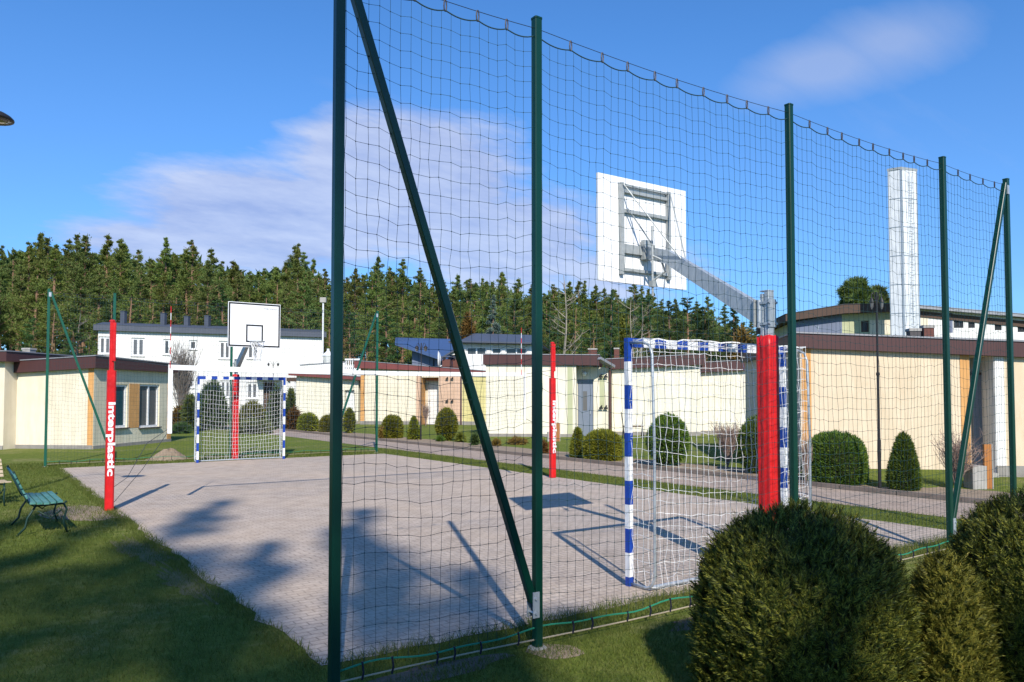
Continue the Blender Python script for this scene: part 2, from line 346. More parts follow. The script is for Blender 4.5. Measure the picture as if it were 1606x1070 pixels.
def paver_mat(name, ca, cb, cm, bw, bh, rot=0, mort=.006):
    m = bpy.data.materials.new(name); m.use_nodes = True; t = NT(m); b = t.n['Principled BSDF']; b.inputs['Roughness'].default_value = .88; b.inputs['Specular IOR Level'].default_value = .25
    v = t.new('ShaderNodeTexCoord').outputs['Object']; mp = t.new('ShaderNodeMapping'); mp.inputs['Rotation'].default_value = (0, 0, rot); t.ln(v, mp.inputs[0])
    nz = t.new('ShaderNodeTexNoise'); nz.inputs['Scale'].default_value = 14; t.ln(mp.outputs[0], nz.inputs[0])
    ad = t.new('ShaderNodeVectorMath', operation='MULTIPLY_ADD'); t.ln(nz.outputs['Color'], ad.inputs[0]); ad.inputs[1].default_value = (.012, .012, 0); t.ln(mp.outputs[0], ad.inputs[2])
    br = t.new('ShaderNodeTexBrick'); t.ln(ad.outputs[0], br.inputs['Vector']); br.inputs['Scale'].default_value = 1; br.inputs['Brick Width'].default_value = bw; br.inputs['Row Height'].default_value = bh
    br.inputs['Mortar Size'].default_value = mort; br.inputs['Mortar Smooth'].default_value = .35; br.inputs['Bias'].default_value = 0
    br.inputs['Color1'].default_value = (*ca, 1); br.inputs['Color2'].default_value = (*cb, 1); br.inputs['Mortar'].default_value = (*cm, 1)
    n1 = t.noise(.55, 5, .62, v); n2 = t.noise(35, 4, .7, v); n3 = t.noise(3.2, 5, .65, v)
    c = t.mix(t.ramp(n1, [(.38, (0, 0, 0, 1)), (.66, (.55, .55, .55, 1))]), br.outputs['Color'], (ca[0]*1.12, ca[1]*1.04, ca[2]*.92, 1))
    c = t.mix(.55, c, t.ramp(n3, [(.3, (.62, .6, .57, 1)), (.6, (1, 1, 1, 1))]), 'MULTIPLY')
    c = t.mix(.5, c, t.ramp(n2, [(.3, (.6, .6, .6, 1)), (.65, (1.12, 1.12, 1.12, 1))]), 'MULTIPLY'); t.ln(c, b.inputs['Base Color'])
    bp = t.new('ShaderNodeBump'); bp.inputs['Strength'].default_value = .6; bp.inputs['Distance'].default_value = .008
    h = t.math('ADD', t.math('MULTIPLY', br.outputs['Fac'], -1.0), t.math('MULTIPLY', n2, .5)); t.ln(h, bp.inputs['Height']); t.ln(bp.outputs[0], b.inputs['Normal']); return m
M['lawn'] = ground_mat()
M['paver'] = paver_mat('court_pavers', (.52, .43, .355), (.465, .38, .315), (.27, .225, .185), .148, .074)
M['pathpaver'] = paver_mat('path_pavers', (.42, .335, .275), (.36, .285, .235), (.14, .11, .1), .2, .1, PI/2)
mb = MB()
ring = [(-700, -700), (700, -700), (700, 700), (-700, 700)]
mb.poly([(x, y, 0) for x, y in ring]); struct('ground', mb, 'lawn')

CX0, CX1, CY0, CY1 = -2.84, 5.0, -.40, 15.15
def wob(a, b, n, amp):
    a = Vector((*a, 0)); b = Vector((*b, 0)); d = b-a; nn = Vector((-d.y, d.x, 0)).normalized(); o = []
    for i in range(n):
        o.append(a+d*(i/n)+nn*(random.uniform(-amp, amp) if i else 0))
    return o
ed = wob((CX0, CY0), (CX1, CY0), 40, .035)+wob((CX1, CY0), (CX1, CY1), 50, .03)+wob((CX1, CY1), (CX0, CY1), 40, .03)+wob((CX0, CY1), (CX0, CY0), 80, .05)
mb = MB(); mb.poly([(p.x, p.y, .004) for p in ed]); struct('court_paving', mb, 'paver')
def strip(name, m, x0, x1, y0, y1, z, amp=.03, n=60):
    e = wob((x0, y0), (x1, y0), 3, 0)+wob((x1, y0), (x1, y1), n, amp)+wob((x1, y1), (x0, y1), 3, 0)+wob((x0, y1), (x0, y0), n, amp)
    b = MB(); b.poly([(p.x, p.y, z) for p in e]); return struct(name, b, m)
strip('path', 'pathpaver', 6.0, 7.7, -12, 60, .004, .02)
strip('planting_bed', 'sand', 7.78, 9.5, -6, 34, .008, .1)
mb = MB()
for i in range(46): mb.box((7.74, -5.5+i*1.0, .035), (.07, .985, .09), rotz(random.uniform(-.004, .004)))
M['kerb'] = mat('weathered_kerb', (.24, .19, .155), .9, c2=(.15, .12, .1), scale=5, bump=.4)
struct('kerb', mb, 'kerb')
def blob(name, m, c, rx, ry, z, rot=0, n=22, amp=.18):
    b = MB(); pts = []
    for i in range(n):
        a = 2*PI*i/n; k = 1+random.uniform(-amp, amp); x = rx*k*math.cos(a); y = ry*k*math.sin(a)
        pts.append((c[0]+x*math.cos(rot)-y*math.sin(rot), c[1]+x*math.sin(rot)+y*math.cos(rot), z))
    b.poly(pts); return struct(name, b, m)
blob('bare_soil', 'sand', (-3.2, 7.3), .5, .9, .002, .2)
M['dry'] = mat('dry_grass', (.17, .14, .075), .95, c2=(.1, .11, .03), scale=9, bump=.8, bscale=50)
blob('bare_soil', 'dry', (-3.02, 2.2), .14, .7, .002, 0, 40, .4); blob('bare_soil', 'dry', (-3.05, 4.0), .17, .9, .002, .05, 40, .4)
blob('bare_soil', 'sand', (-1.55, -.98), .16, .16, .0025, .0); blob('bare_soil', 'soil', (-2.3, -.86), .5, .12, .002, 0); blob('bare_soil', 'soil', (.2, -1.05), .9, .12, .002, 0)
# low grass banks that rise to the walls of the right-hand houses
def bank(c0, c1, wdt, h, dr):
    b = MB(); a = Vector(c0); e = Vector(c1); u = (e-a).normalized(); n = Vector((u.y, -u.x, 0)); N = 16; rows = [(0, h), (.3, h*.95), (.6, h*.6), (.85, h*.2), (1.0, -.01)]
    g = [[a+(e-a)*(i/N)+n*(wdt*r*(1+.12*math.sin(i*1.7)))+Vector((0, 0, z*(1 if 0 < i < N else .2))) for i in range(N+1)] for r, z in rows]
    for j in range(len(rows)-1):
        for i in range(N): b.poly([g[j][i], g[j+1][i], g[j+1][i+1], g[j][i+1]][::-1])
    return struct('grass_bank', b, 'lawn', smooth=True)

# ------------------------------------------------------------------ ball-stop fences
def hang(a, b, za, zb, sag, n):
    return [Vector((a+(b-a)*i/n, 0, za+(zb-za)*i/n-sag*4*(i/n)*(1-i/n))) for i in range(n+1)]
def ball_fence(label, xs, y, H, hooks, yb, seed, flip, detail=True):
    """posts in a row with raking end braces and a knotted cord net hung on a cable"""
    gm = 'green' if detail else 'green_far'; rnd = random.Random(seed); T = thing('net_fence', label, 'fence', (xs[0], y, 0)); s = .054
    for x in xs:
        p = MB().box((x, y, H/2), (s, s, H), bev=.006).build('post', gm, T)
        MB().box((x, y, H+.006), (s+.004, s+.004, .012), bev=.006).build('post_cap', gm, p)
        MB().lathe([(.065, 0), (.06, .008), (.045, .014)], (x, y, 0), 9).build('footing', 'concrete', p)
    zb = .3
    for a, b in ((xs[0], xs[1]), (xs[-1], xs[-2])):
        dx = .02 if b > a else -.02
        A = Vector((a+dx*1.6, y, H-.05)); B = Vector((b-dx*1.9, y, zb))
        br = MB().bar(A, B, s*.92, s*.92, up=(0, 1, 0), bev=.005).build('brace', gm, T)
        k = MB(); k.box((b-dx*1.6, y-s/2-.004, zb-.02), (.05, .006, .16)); k.box((b-dx*1.6, y+s/2+.004, zb-.02), (.05, .006, .16)); k.build('bracket', 'galv', br)
        for z in (zb+.02, zb-.07): MB().tube([(b-dx*1.9, y-s/2-.018, z), (b-dx*1.9, y+s/2+.018, z)], .009, 6).build('bolt', 'galv', br)
        MB().box((a+dx, y, H-.12), (.05, s+.012, .1)).build('bracket', 'galv', br)
    cz = H-.06; cable = []; rope = []; low = []; edge = []; sp = .069; cols = []
    for k in range(len(xs)-1):
        a, b = xs[k]+s/2, xs[k+1]-s/2; nh = hooks[k]; hk = [a+(b-a)*(i+1-.5*(i == -1))/(nh+1)+rnd.uniform(-.03, .03) for i in range(nh)]
        sg = .012*(b-a); cab = lambda x: cz-sg*4*((x-a)/(b-a))*(1-(x-a)/(b-a))
        cable.append([Vector((x, y, cab(x))) for x in np.linspace(a-.02, b+.02, 9)])
        kn = [a]+hk+[b]
        def rz(x):
            for i in range(len(kn)-1):
                if x <= kn[i+1]+1e-6:
                    f = (x-kn[i])/(kn[i+1]-kn[i]); return cab(x)-.055-.022*4*f*(1-f)
            return cab(x)-.055
        rope.append([Vector((x, y, rz(x))) for x in np.linspace(a, b, 8*len(kn))])
        for x in hk:
            z0 = cab(x); pts = [(x+.009*math.cos(q), y, z0-.028+.036*math.sin(q)) for q in np.linspace(0, 2*PI, 11)]
            MB().tube(pts, .0045, 5, cap=False).build('hook', 'hook', T)
        bz = lambda x: .115+.012*math.sin(x*5.1+seed)+.008*math.sin(x*11)
        low.append([Vector((x, y+.004*math.sin(9*x), bz(x))) for x in np.linspace(a, b, 30)])
        edge.append([Vector((x, y, .055+.008*math.sin(x*2))) for x in np.linspace(a-.02, b+.02, 8)])
        for x in np.linspace(a, b, nh+3)[1:-1]:
            x += rnd.uniform(-.06, .06); MB().tube([(x, y-.006, bz(x)+.012), (x+.006, y-.01, .085), (x, y-.004, .045)], .006, 5).build('clip', 'hook', T)
        n = max(2, round((b-a)/sp))
        cols.append([(a+.012+(b-a-.024)*i/n, rz(a+(b-a)*i/n), bz(a+(b-a)*i/n)) for i in range(n+1)])
    q = MB()
    for c in cable: q.tube(c, .0025, 4)
    q.build('top_cable', 'cable', T)
    q = MB()
    for c in rope: q.tube(c, .0042, 5)
    q.build('top_rope', 'net_green', T)
    q = MB()
    for c in low: q.tube(c, .0055, 5)
    q.build('bottom_rope', 'rope_green', T)
    q = MB()
    for c in edge: q.tube(c, .005, 5)
    q.build('bottom_cable', 'beige_cable', T)
    q = MB(); R = 38; rad = .0014
    for c in cols:
        L = c[-1][0]-c[0][0]; x0 = c[0][0]; P = []; ph = rnd.uniform(0, 6)
        for i, (x, zt, zl) in enumerate(c):
            u = (x-x0)/L; col_ = []
            for j in range(R+1):
                v = j/R; e = math.sin(PI*u); k = math.sin(PI*v)
                dx = k*e*(.009*math.sin(v*7+u*5+ph)+.008*math.sin(v*17+i*.9))+k*rnd.gauss(0, .0045)
                dy = e*k*(.03*math.sin(u*6+ph+v*3)); dz = e*k*(-.035*math.sin(v*PI)+.007*math.sin(u*14+v*9+ph))+k*rnd.gauss(0, .005)-(.004 if i % 2 else 0)
                col_.append(Vector((x+dx, y+dy, zt+(zl-zt)*v+dz)))
            P.append(col_)
        for cc in P: q.tube(cc, rad, 3, cap=False)
        for j in range(1, R): q.tube([P[i][j] for i in range(len(P))], rad, 3, cap=False)
        if detail:
            for cc in P:
                for p in cc[1:-1]: q.box(p, (.0048, .0045, .0048))
    q.build('net', 'net_green', T)
    return T
ball_fence('tall dark green ball-stop fence nearest the viewer, with a cord net and slanted end braces', [-2.95, -1.60, 1.043, 3.585, 5.0], -.86, 4.03, [5, 9, 9, 4], 0, 3, 0)
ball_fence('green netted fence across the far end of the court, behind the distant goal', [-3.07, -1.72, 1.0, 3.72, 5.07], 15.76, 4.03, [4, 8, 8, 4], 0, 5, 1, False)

# ------------------------------------------------------------------ goals
def make_goal(label, rad):
    W, Hg, s, dp = 2.09, 2.08, .048, .28; T = thing('handball_goal', label, 'goal', (0, 0, 0), 'blue and white handball goals')
    for sg in (-1, 1):
        q = MB(); z = Hg; k = 0
        while z > 0: q.box((sg*W/2, 0, (z+max(0, z-.2))/2), (s, s, min(.2, z)), mi=k % 2); z -= .2; k += 1
        q.build('goal_post', ['blue', 'white'], T)
        x = sg*(W/2-.002)
        pt = [(x, -.02, Hg-.04), (x, -dp+.1, Hg-.045), (x, -dp+.03, Hg-.075), (x, -dp, Hg-.15), (x, -dp-.02, 1.2), (x, -dp-.015, .12), (x, -dp+.02, .05), (x, -dp+.08, .025), (x, -.02, .025)]
        MB().tube(pt, .0115, 8).build('net_support', 'galv', T, True)
    q = MB(); n = 15; x0 = -W/2+s/2; L = W-s
    for i in range(n): q.box((x0+L*(i+.5)/n, 0, Hg-.039), (L/n, s-.004, .076), mi=i % 2)
    q.build('crossbar', ['blue', 'white'], T)
    MB().tube([(-W/2, -dp+.05, .03), (W/2, -dp+.05, .03)], .016, 6).build('ground_bar', 'galv', T)
    # net: rows run from the mouth round the side, back and other side
    rnd = random.Random(2); q = MB(); path = []
    ns, nb = 4, 30
    for i in range(ns): path.append((-W/2+.012, -.03-(dp-.03)*i/ns, 's'))
    for i in range(nb+1): path.append((-W/2+.012+(W-.024)*i/nb, -dp, 'b'))
    for i in range(1, ns+1): path.append((W/2-.012, -dp+(dp-.03)*i/ns, 's'))
    R = 20; P = []
    for i, (x, y, k) in enumerate(path):
        c = []
        for j in range(R+1):
            v = j/R; u = (x+W/2)/W; e = math.sin(PI*u) if k == 'b' else 0
            z = (Hg-.05)*(1-v)+.03-e*.1*math.sin(PI*min(1, v*1.15)*.9)
            loose = max(0, v-.85)*.25
            c.append(Vector((x+rnd.gauss(0, .006+loose*.2), y-(e*.05*math.sin(PI*v))+(rnd.gauss(0, .006+loose*.3)), max(.015, z+rnd.gauss(0, .006+loose*.1)))))
        P.append(c)
    for c in P: q.tube(c, rad, 3, cap=False)
    for j in range(R+1): q.tube([c[j] for c in P], rad if j else .006, 3, cap=False)
    for i in range(ns, ns+nb+1):                                    # roof of the net, from crossbar back
        p = P[i][0]; q.tube([p, (p.x, -dp*.5, Hg-.055), (p.x, -.02, Hg-.05)], rad, 3, cap=False)
    for a in (.3, .65): q.tube([(x, -dp*a, Hg-.052-.01*math.sin(x*9)) for x in np.linspace(-W/2, W/2, 20)], rad, 3, cap=False)
    q.build('goal_net', 'cord_white', T)
    return T
g1 = make_goal('blue and white banded goal near the camera, seen from behind beside the red padded pole', .0022); g1.location = (1.045, 0, 0)
g2 = make_goal('distant blue and white banded goal at the far end of the court, mouth facing here', .0036); g2.location = (1.045, 14.88, 0); g2.rotation_euler.z = PI

# ------------------------------------------------------------------ lettering
def text_mesh(name, body, size, m, parent, loc, rot, extr=.002, offset=0.0, sx=1.0):
    cu = bpy.data.curves.new(name, 'FONT'); cu.body = body; cu.size = size; cu.extrude = extr; cu.offset = offset; cu.align_x = 'CENTER'; cu.align_y = 'CENTER'; cu.resolution_u = 3
    to = bpy.data.objects.new(name, cu); COL.objects.link(to); dg = bpy.context.evaluated_depsgraph_get(); me = bpy.data.meshes.new_from_object(to.evaluated_get(dg))
    bpy.data.objects.remove(to); me.materials.clear(); me.materials.append(M[m])
    mt = Matrix.Translation(Vector(loc)-origin(parent)) @ rot.to_4x4() @ Matrix.Diagonal((sx, 1, 1, 1)); me.transform(mt)
    o = bpy.data.objects.new(name, me); COL.objects.link(o); o.parent = parent; return o

# ------------------------------------------------------------------ basketball stands
def make_hoop(label):
    T = thing('basketball_stand', label, 'basketball hoop', (0, 0, 0), 'basketball stands behind the goals'); ph = 2.53
    q = MB(); q.box((0, -.022, ph/2), (.078, .05, ph), bev=.008); q.box((-.012, .03, ph/2-.01), (.05, .045, ph-.02), bev=.012)
    p = q.build('pole', 'galv', T); MB().box((0, 0, ph+.004), (.084, .1, .008), bev=.01).build('pole_cap', 'galv', p)
    q = MB()                                                        # folded vinyl sleeve with stitched vertical channels
    n = 48; rows = 26; hp = 2.14
    pl = []
    for i in range(n):
        a = 2*PI*(i+.5)/n; c, s_ = math.cos(a), math.sin(a); k = 1/max(abs(c), abs(s_)); r = .073*min(k, 1.26); f = abs((a/(PI/4)) % 1-.5)
        r *= 1-.11*max(0, 1-f*5); pl.append((r*c, r*s_))
    for j in range(rows+1):
        for i, (x, y) in enumerate(pl):
            wv = 1+.016*math.sin(j*1.9+i*.4)+.014*math.sin(j*3.3-i)*(1 if j % 4 else -1.2)
            q.v.append((x*wv, y*wv, hp*j/rows+(.012*math.sin(i*.9) if j == rows else 0)))
    for j in range(rows):
        for i in range(n): a = j*n+i; b = j*n+(i+1) % n; q.f.append([a, b, b+n, a+n]); q.mi.append(0)
    q.f.append([rows*n+i for i in range(n)]); q.mi.append(0)
    q.build('post_pad', 'red', T, True)
    q = MB(); q.box((-.012, .06, 2.34), (.075, .05, .24), bev=.015); q.box((0, -.05, 2.34), (.1, .012, .24)); q.box((.012, .0, 2.43), (.115, .1, .02)); q.box((.012, .0, 2.25), (.115, .1, .02))
    cl = q.build('clamp', 'galv', T)
    for z in (2.43, 2.25):
        for x in (-.045, .045): MB().tube([(x, -.066, z), (x, -.045, z)], .012, 6).build('bolt', 'galv', cl)
    by, bz0, bz1, bw = 1.5, 2.76, 3.82, 1.235
    # tapering box arm
    A = [(.045, .085, 2.25), (-.045, .085, 2.25), (-.045, .085, 2.44), (.045, .085, 2.44)]; B = [(.035, 1.16, 2.93), (-.035, 1.16, 2.93), (-.035, 1.13, 3.06), (.035, 1.13, 3.06)]; C = [(.035, by-.06, 3.02), (-.035, by-.06, 3.02), (-.035, by-.06, 3.15), (.035, by-.06, 3.15)]
    q = MB()
    for U, V in ((A, B), (B, C)):
        for i in range(4): q.poly([U[i], U[(i+1) % 4], V[(i+1) % 4], V[i]][::-1])
    q.poly(A); q.poly(C[::-1]); ar = q.build('arm', 'galv', T)
    MB().box((0, .09, 2.345), (.13, .012, .24)).build('flange', 'galv_dark', ar)
    b = MB().box((0, by, (bz0+bz1)/2), (bw, .026, bz1-bz0)).build('backboard', 'board', T)
    y = by+.0155; e = .022; q = MB(); lw = .034
    def fr(x0, x1, z0, z1, w_):
        q.box(((x0+x1)/2, y, z1-w_/2), (x1-x0, .005, w_)); q.box(((x0+x1)/2, y, z0+w_/2), (x1-x0, .005, w_))
        q.box((x0+w_/2, y, (z0+z1)/2), (w_, .005, z1-z0-2*w_)); q.box((x1-w_/2, y, (z0+z1)/2), (w_, .005, z1-z0-2*w_))
    fr(-bw/2+.012, bw/2-.012, bz0+.014, bz1-.014, lw); q.build('border_line', 'black', b)
    q = MB(); fr(-.2, .2, bz0+.12, bz0+.54, lw); q.build('target_square', 'black', b)
    text_mesh('print', 'interplastic', .085, 'grey_print', b, (-bw/2+.24, y, bz1-.12), Matrix(((-1, 0, 0), (0, 0, 1), (0, 1, 0))), .001, 0, .95)
    yb = by-.034; q = MB()
    for x in (-.33, .33): q.box((x, yb, 3.3), (.04, .042, .92)); q.box((x+.034, yb+.012, 3.3), (.012, .012, .9))
    for z, h in ((3.74, .02), (3.68, .03), (3.48, .035), (3.1, .09), (2.89, .03)): q.box((0, yb-.004, z), (.614, .02, h))
    q.box((.0, yb-.02, 3.11), (.12, .05, .2)); q.build('back_frame', 'galv_dark', T)
    for a_, b_ in (((-.33, yb-.03, 3.74), (-.03, .95, 2.94)), ((.33, yb-.03, 3.74), (.03, .95, 2.94)), ((-.27, yb-.03, 3.5), (-.03, 1.3, 3.1))): MB().tube([a_, b_], .007, 6).build('brace_rod', 'galv_dark', T)
    q = MB(); q.tube([(-.09, 1.28, 3.32), (-.09, 1.28, 2.62)], .011, 6); q.tube([(-.09, 1.28, 3.02), (-.03, 1.22, 2.98), (.0, 1.2, 2.86), (-.07, 1.28, 2.78)], .013, 6); q.box((-.09, 1.28, 2.74), (.05, .05, .06)); q.build('height_crank', 'galv_dark', T)
    rz, r = bz0+.13, .17; cy = by+.05+r
    rim = MB().tube([(r*math.cos(a), cy+r*math.sin(a), rz) for a in np.linspace(0, 2*PI, 29)], .011, 6, cap=False).build('rim', 'galv_dark', T, True)
    MB().box((0, by+.03, rz-.03), (.15, .04, .09)).build('rim_plate', 'galv_dark', rim)
    q = MB(); n = 12; lev = 6; rnd = random.Random(5); pr = [1, .86, .7, .58, .5, .46, .45]
    P = [[Vector(((r*pr[j]+rnd.gauss(0, .006))*math.cos(2*PI*(i+.5*(j % 2))/n)-.02*j/lev, cy+(r*pr[j])*math.sin(2*PI*(i+.5*(j % 2))/n), rz-.47*j/lev)) for i in range(n)] for j in range(lev+1)]
    for j in range(lev):
        for i in range(n):
            k = (i+1) % n if j % 2 else (i-1) % n
            q.tube([P[j][i], P[j+1][i]], .0045, 3, cap=False); q.tube([P[j][i], P[j+1][k]], .0045, 3, cap=False)
    hn = q
    return T, hn
h1, hn = make_hoop('basketball stand near the camera, back of its white board and red padded post showing'); h1.location = (1.065, -.6, -.04)
h2 = copy_tree(h1); h2.location = (1.045, 15.48, 0); h2.rotation_euler.z = PI; o = hn.build('hoop_net', 'cord_white'); o.parent = h2; h2['label'] = 'far basketball stand behind the distant goal, its white board facing the viewer'

# ------------------------------------------------------------------ volleyball posts and net
def volley_post(label, x, y):
    T = thing('volleyball_post', label, 'volleyball post', (x, y, 0), 'red padded volleyball posts'); s = .112
    MB().box((x, y, .98), (s, s, 1.94), bev=.02).build('post_pad', 'red', T)
    q = MB(); q.box((x, y, 2.28), (.062, .062, .7), bev=.014); q.box((x+.02, y-.025, 2.35), (.05, .05, .54), bev=.01); q.build('upper_tube', 'red', T)
    MB().lathe([(.04, 0), (.04, .02), (.02, .03)], (x, y, 2.63), 8).build('tube_cap', 'red', T)
    R = Matrix(((0, 1, 0), (0, 0, -1), (-1, 0, 0)))
    text_mesh('lettering', 'interplastic', .125, 'white', T, (x+.004, y-s/2-.002, 1.0), R, .0015, .0045, 1.85)
    return T
VY = 7.31
volley_post('left red padded volleyball post with white lettering, beside the green bench', -2.92, VY)
volley_post('right red padded volleyball post with white lettering, at the grass edge by the path', 4.86, VY)
T = thing('volleyball_net', 'volleyball net with a white top tape, slung between the two red posts', 'volleyball net', (-2.18, VY, 0))
x0, x1, zt, zl = -2.18, 4.22, 2.05, 1.06
def sag(x): return zt-.03*4*((x-x0)/(x1-x0))*(1-(x-x0)/(x1-x0))
q = MB(); N = 40
for i in range(N):
    a = x0+(x1-x0)*i/N; b = x0+(x1-x0)*(i+1)/N; za, zb_ = sag(a), sag(b)
    for yy, fl in ((VY-.006, 0), (VY+.006, 1)):
        pts = [(a, yy, za-.075), (b, yy, zb_-.075), (b, yy, zb_), (a, yy, za)]; q.poly(pts[::-1] if fl else pts)
    q.poly([(a, VY-.006, za), (b, VY-.006, zb_), (b, VY+.006, zb_), (a, VY+.006, za)]); q.poly([(a, VY+.006, za-.075), (b, VY+.006, zb_-.075), (b, VY-.006, zb_-.075), (a, VY-.006, za-.075)])
q.build('top_tape', 'tape', T)
MB().box((x0+.03, VY, (zt+zl)/2-.01), (.062, .01, zt-zl)).build('side_band', 'tape', T); MB().box((x1-.03, VY, (zt+zl)/2+.03), (.05, .01, zt-zl-.1)).build('side_band', 'tape', T)
for xx in (x0+.02, x1-.12):
    q = MB(); zz = 2.0; k = 0
    while zz < 2.82: q.tube([(xx, VY-.014, zz), (xx, VY-.014, zz+.1)], .0055, 6, mi=k % 2); zz += .1; k += 1
    q.build('antenna', ['red', 'white'], T)
q = MB(); rnd = random.Random(8); nx = 92; nz_ = 13
P = [[Vector((x0+(x1-x0)*i/nx+rnd.gauss(0, .004), VY+rnd.gauss(0, .004), sag(x0+(x1-x0)*i/nx)-.08+(zl+.03*math.sin(i*.3)-sag(x0+(x1-x0)*i/nx)+.08)*j/nz_)) for j in range(nz_+1)] for i in range(nx+1)]
for c in P: q.tube(c, .0016, 3, cap=False)
for j in range(nz_+1): q.tube([c[j] for c in P], .0016, 3, cap=False)
q.build('net_mesh', 'cable', T)
for pts in ([(x0, VY, zt-.02), (-2.5, VY, zt+.02), (-2.89, VY, 2.12)], [(x1, VY, zt-.03), (4.83, VY, 2.1)], [(x0, VY, zl+.05), (-2.45, VY, .92), (-2.7, VY-.02, .45), (-2.87, VY-.03, .33)], [(x0, VY, zl), (-2.5, VY+.02, .55), (-2.86, VY-.02, .12)], [(x1, VY, zl+.1), (4.6, VY, 1.0), (4.81, VY, 1.0)]):
    MB().tube(pts, .004, 4).build('guy_rope', 'cable', T)

# ------------------------------------------------------------------ benches, dirt, lamps
def make_bench(label, slat, iron, L=1.15):
    """park bench: long axis local Y, facing +X, origin under the middle"""
    T = thing('park_bench', label, 'bench', (0, 0, 0), 'slatted benches on the lawn')
    q = MB()
    for i in range(5): q.box((-.02+i*.068, 0, .40+.006*abs(i-2)), (.056, L, .022), Matrix.Rotation(.03*(2-i), 3, 'Y'), bev=0)
    q.build('seat', slat, T); q = MB()
    for i in range(5): q.box((-.085-.028*i, 0, .5+i*.066), (.02, L, .054), Matrix.Rotation(-.4, 3, 'Y'))
    q.build('backrest', slat, T)
    for y in (-L/2+.1, L/2-.1):
        q = MB()
        q.tube([(.33, y, .405), (.3, y, .375), (.0, y, .365), (-.06, y, .42), (-.14, y, .64), (-.21, y, .82)], .013, 6)
        q.tube([(.3, y, .375), (.33, y, .3), (.3, y, .14), (.34, y, .0)], .013, 6); q.tube([(.02, y, .37), (-.06, y, .22), (-.08, y, .1), (-.16, y, .0)], .013, 6)
        q.tube([(.28, y, .3), (.17, y, .2), (.04, y, .3)], .009, 5)
        q.build('leg', iron, T, True)
    return T
b1 = make_bench('worn green slatted bench facing the court beside the red volleyball post', 'teal', 'darkgreen')
p = G(90, 836); b1.location = (p.x-.25, p.y+.47, 0); b1.rotation_euler.z = .02; b1.scale.z = .9
b2 = make_bench('pale bleached slatted bench cut off by the left edge, beyond the green bench', 'palewood', 'darkgreen', 1.1)
p = G(14, 792); b2.scale.z = .82; b2.location = (p.x-.58, p.y+.1, 0); b2.rotation_euler.z = -PI/2+.25

def mound(c, r, h):
    q = MB(); n = 40; rings = 14; rnd = random.Random(4)
    for j in range(rings+1):
        f = j/rings
        for i in range(n):
            a = 2*PI*i/n; rr = r*f*(1+.12*math.sin(3*a)+.07*math.sin(7*a+1)); z = h*(math.cos(PI*f)+1)/2*(1+.1*math.sin(5*a))+(rnd.gauss(0, .013) if f < .97 else 0)
            q.v.append((c[0]+rr*math.cos(a)*1.25, c[1]+rr*math.sin(a), z if f < 1 else -.01))
    for j in range(rings):
        for i in range(n): a = j*n+i; b = j*n+(i+1) % n; q.f.append([a, b, b+n, a+n][::-1]); q.mi.append(0)
    return tag(q.build('soil_heap', 'sand', smooth=True), 'small brown heap of loose earth on the grass left of the far goal', 'soil heap')
mound((-.35, 16.3), .42, .26)

def double_lamp(label, base, H, spread, k_=1.0, col_='lampblack', group='double-armed lanterns'):
    x, y, z0 = base; T = thing('street_lamp', label, 'street lamp', (x, y, z0), group); s = H/4.0; d = RT
    q = MB(); q.tube([(x, y, z0), (x, y, z0+1.0*s)], .034*s, 8); q.tube([(x, y, z0+1.0*s), (x, y, z0+2.3*s)], .026*s, 8); q.tube([(x, y, z0+2.3*s), (x, y, z0+2.36*s)], .036*s, 8); q.tube([(x, y, z0+2.36*s), (x, y, z0+H)], .021*s, 8)
    q.build('lamp_post', col_, T)
    for sg in (-1, 1):
        c = Vector((x, y, 0))+d*(sg*spread); zt_ = z0+H
        pts = [Vector((x, y, zt_-.35*s)), Vector((x, y, zt_-.18*s))+d*sg*spread*.25, Vector((x, y, zt_))+d*sg*spread*.6, Vector((c.x, c.y, zt_-.05*s)), Vector((c.x, c.y, zt_-.12*s))]
        a = MB().tube(pts, .011*s, 6).build('lamp_arm', col_, T)
        MB().lathe([(.012*s, 0), (.05*s*k_, -.03*s), (.095*s*k_, -.09*s), (.1*s*k_, -.11*s)], (c.x, c.y, zt_-.11*s), 10).build('lamp_hood', col_, a)
        MB().lathe([(.075*s*k_, -.11*s), (.06*s*k_, -.2*s), (.03*s*k_, -.24*s)], (c.x, c.y, zt_-.11*s), 10).build('lamp_glass', 'glass_grey', a)
    return T
p = G(1380, 768); double_lamp('tall slim black double lantern by the path between the round and conical bushes', (p.x, p.y, 0), zat(p, 458), .085, .5)
p = G(660, 690); double_lamp('black double lantern in front of the blue roof, by the pink entrance', (p.x, p.y, 0), zat(p, 538), .16)
p = DP(428, 62); double_lamp('small distant double lantern against the white house', (p.x, p.y, 0), zat(p, 567), .38)
p = DP(514, 60); zt_ = zat(p, 547)
T = thing('street_lamp', 'white lantern lamp on a pole beside the end of the white house', 'street lamp', (p.x, p.y, 0)); MB().tube([p, (p.x, p.y, zt_-1.1)], .07, 8).build('lamp_post', 'frame', T)
MB().lathe([(.12, -1.2), (.3, -1.1), (.42, -.62), (.45, -.55)], (p.x, p.y, zt_), 8).build('lamp_glass', 'globe', T); MB().lathe([(.47, -.55), (.3, -.35), (.12, -.2), (.1, 0)], (p.x, p.y, zt_), 8).build('lamp_hood', 'frame', T)
p = DP(505.5, 66); zt_ = zat(p, 467)
T = thing('floodlight', 'pale floodlight on a thin pole rising behind the white house roof', 'floodlight', (p.x, p.y, 0)); MB().tube([p, (p.x, p.y, zt_-.4)], .07, 6).build('lamp_post', 'frame', T)
MB().box((p.x, p.y, zt_-.2), (.5, .3, .42), rotz(-YAW)).build('lamp_head', 'concrete', T)
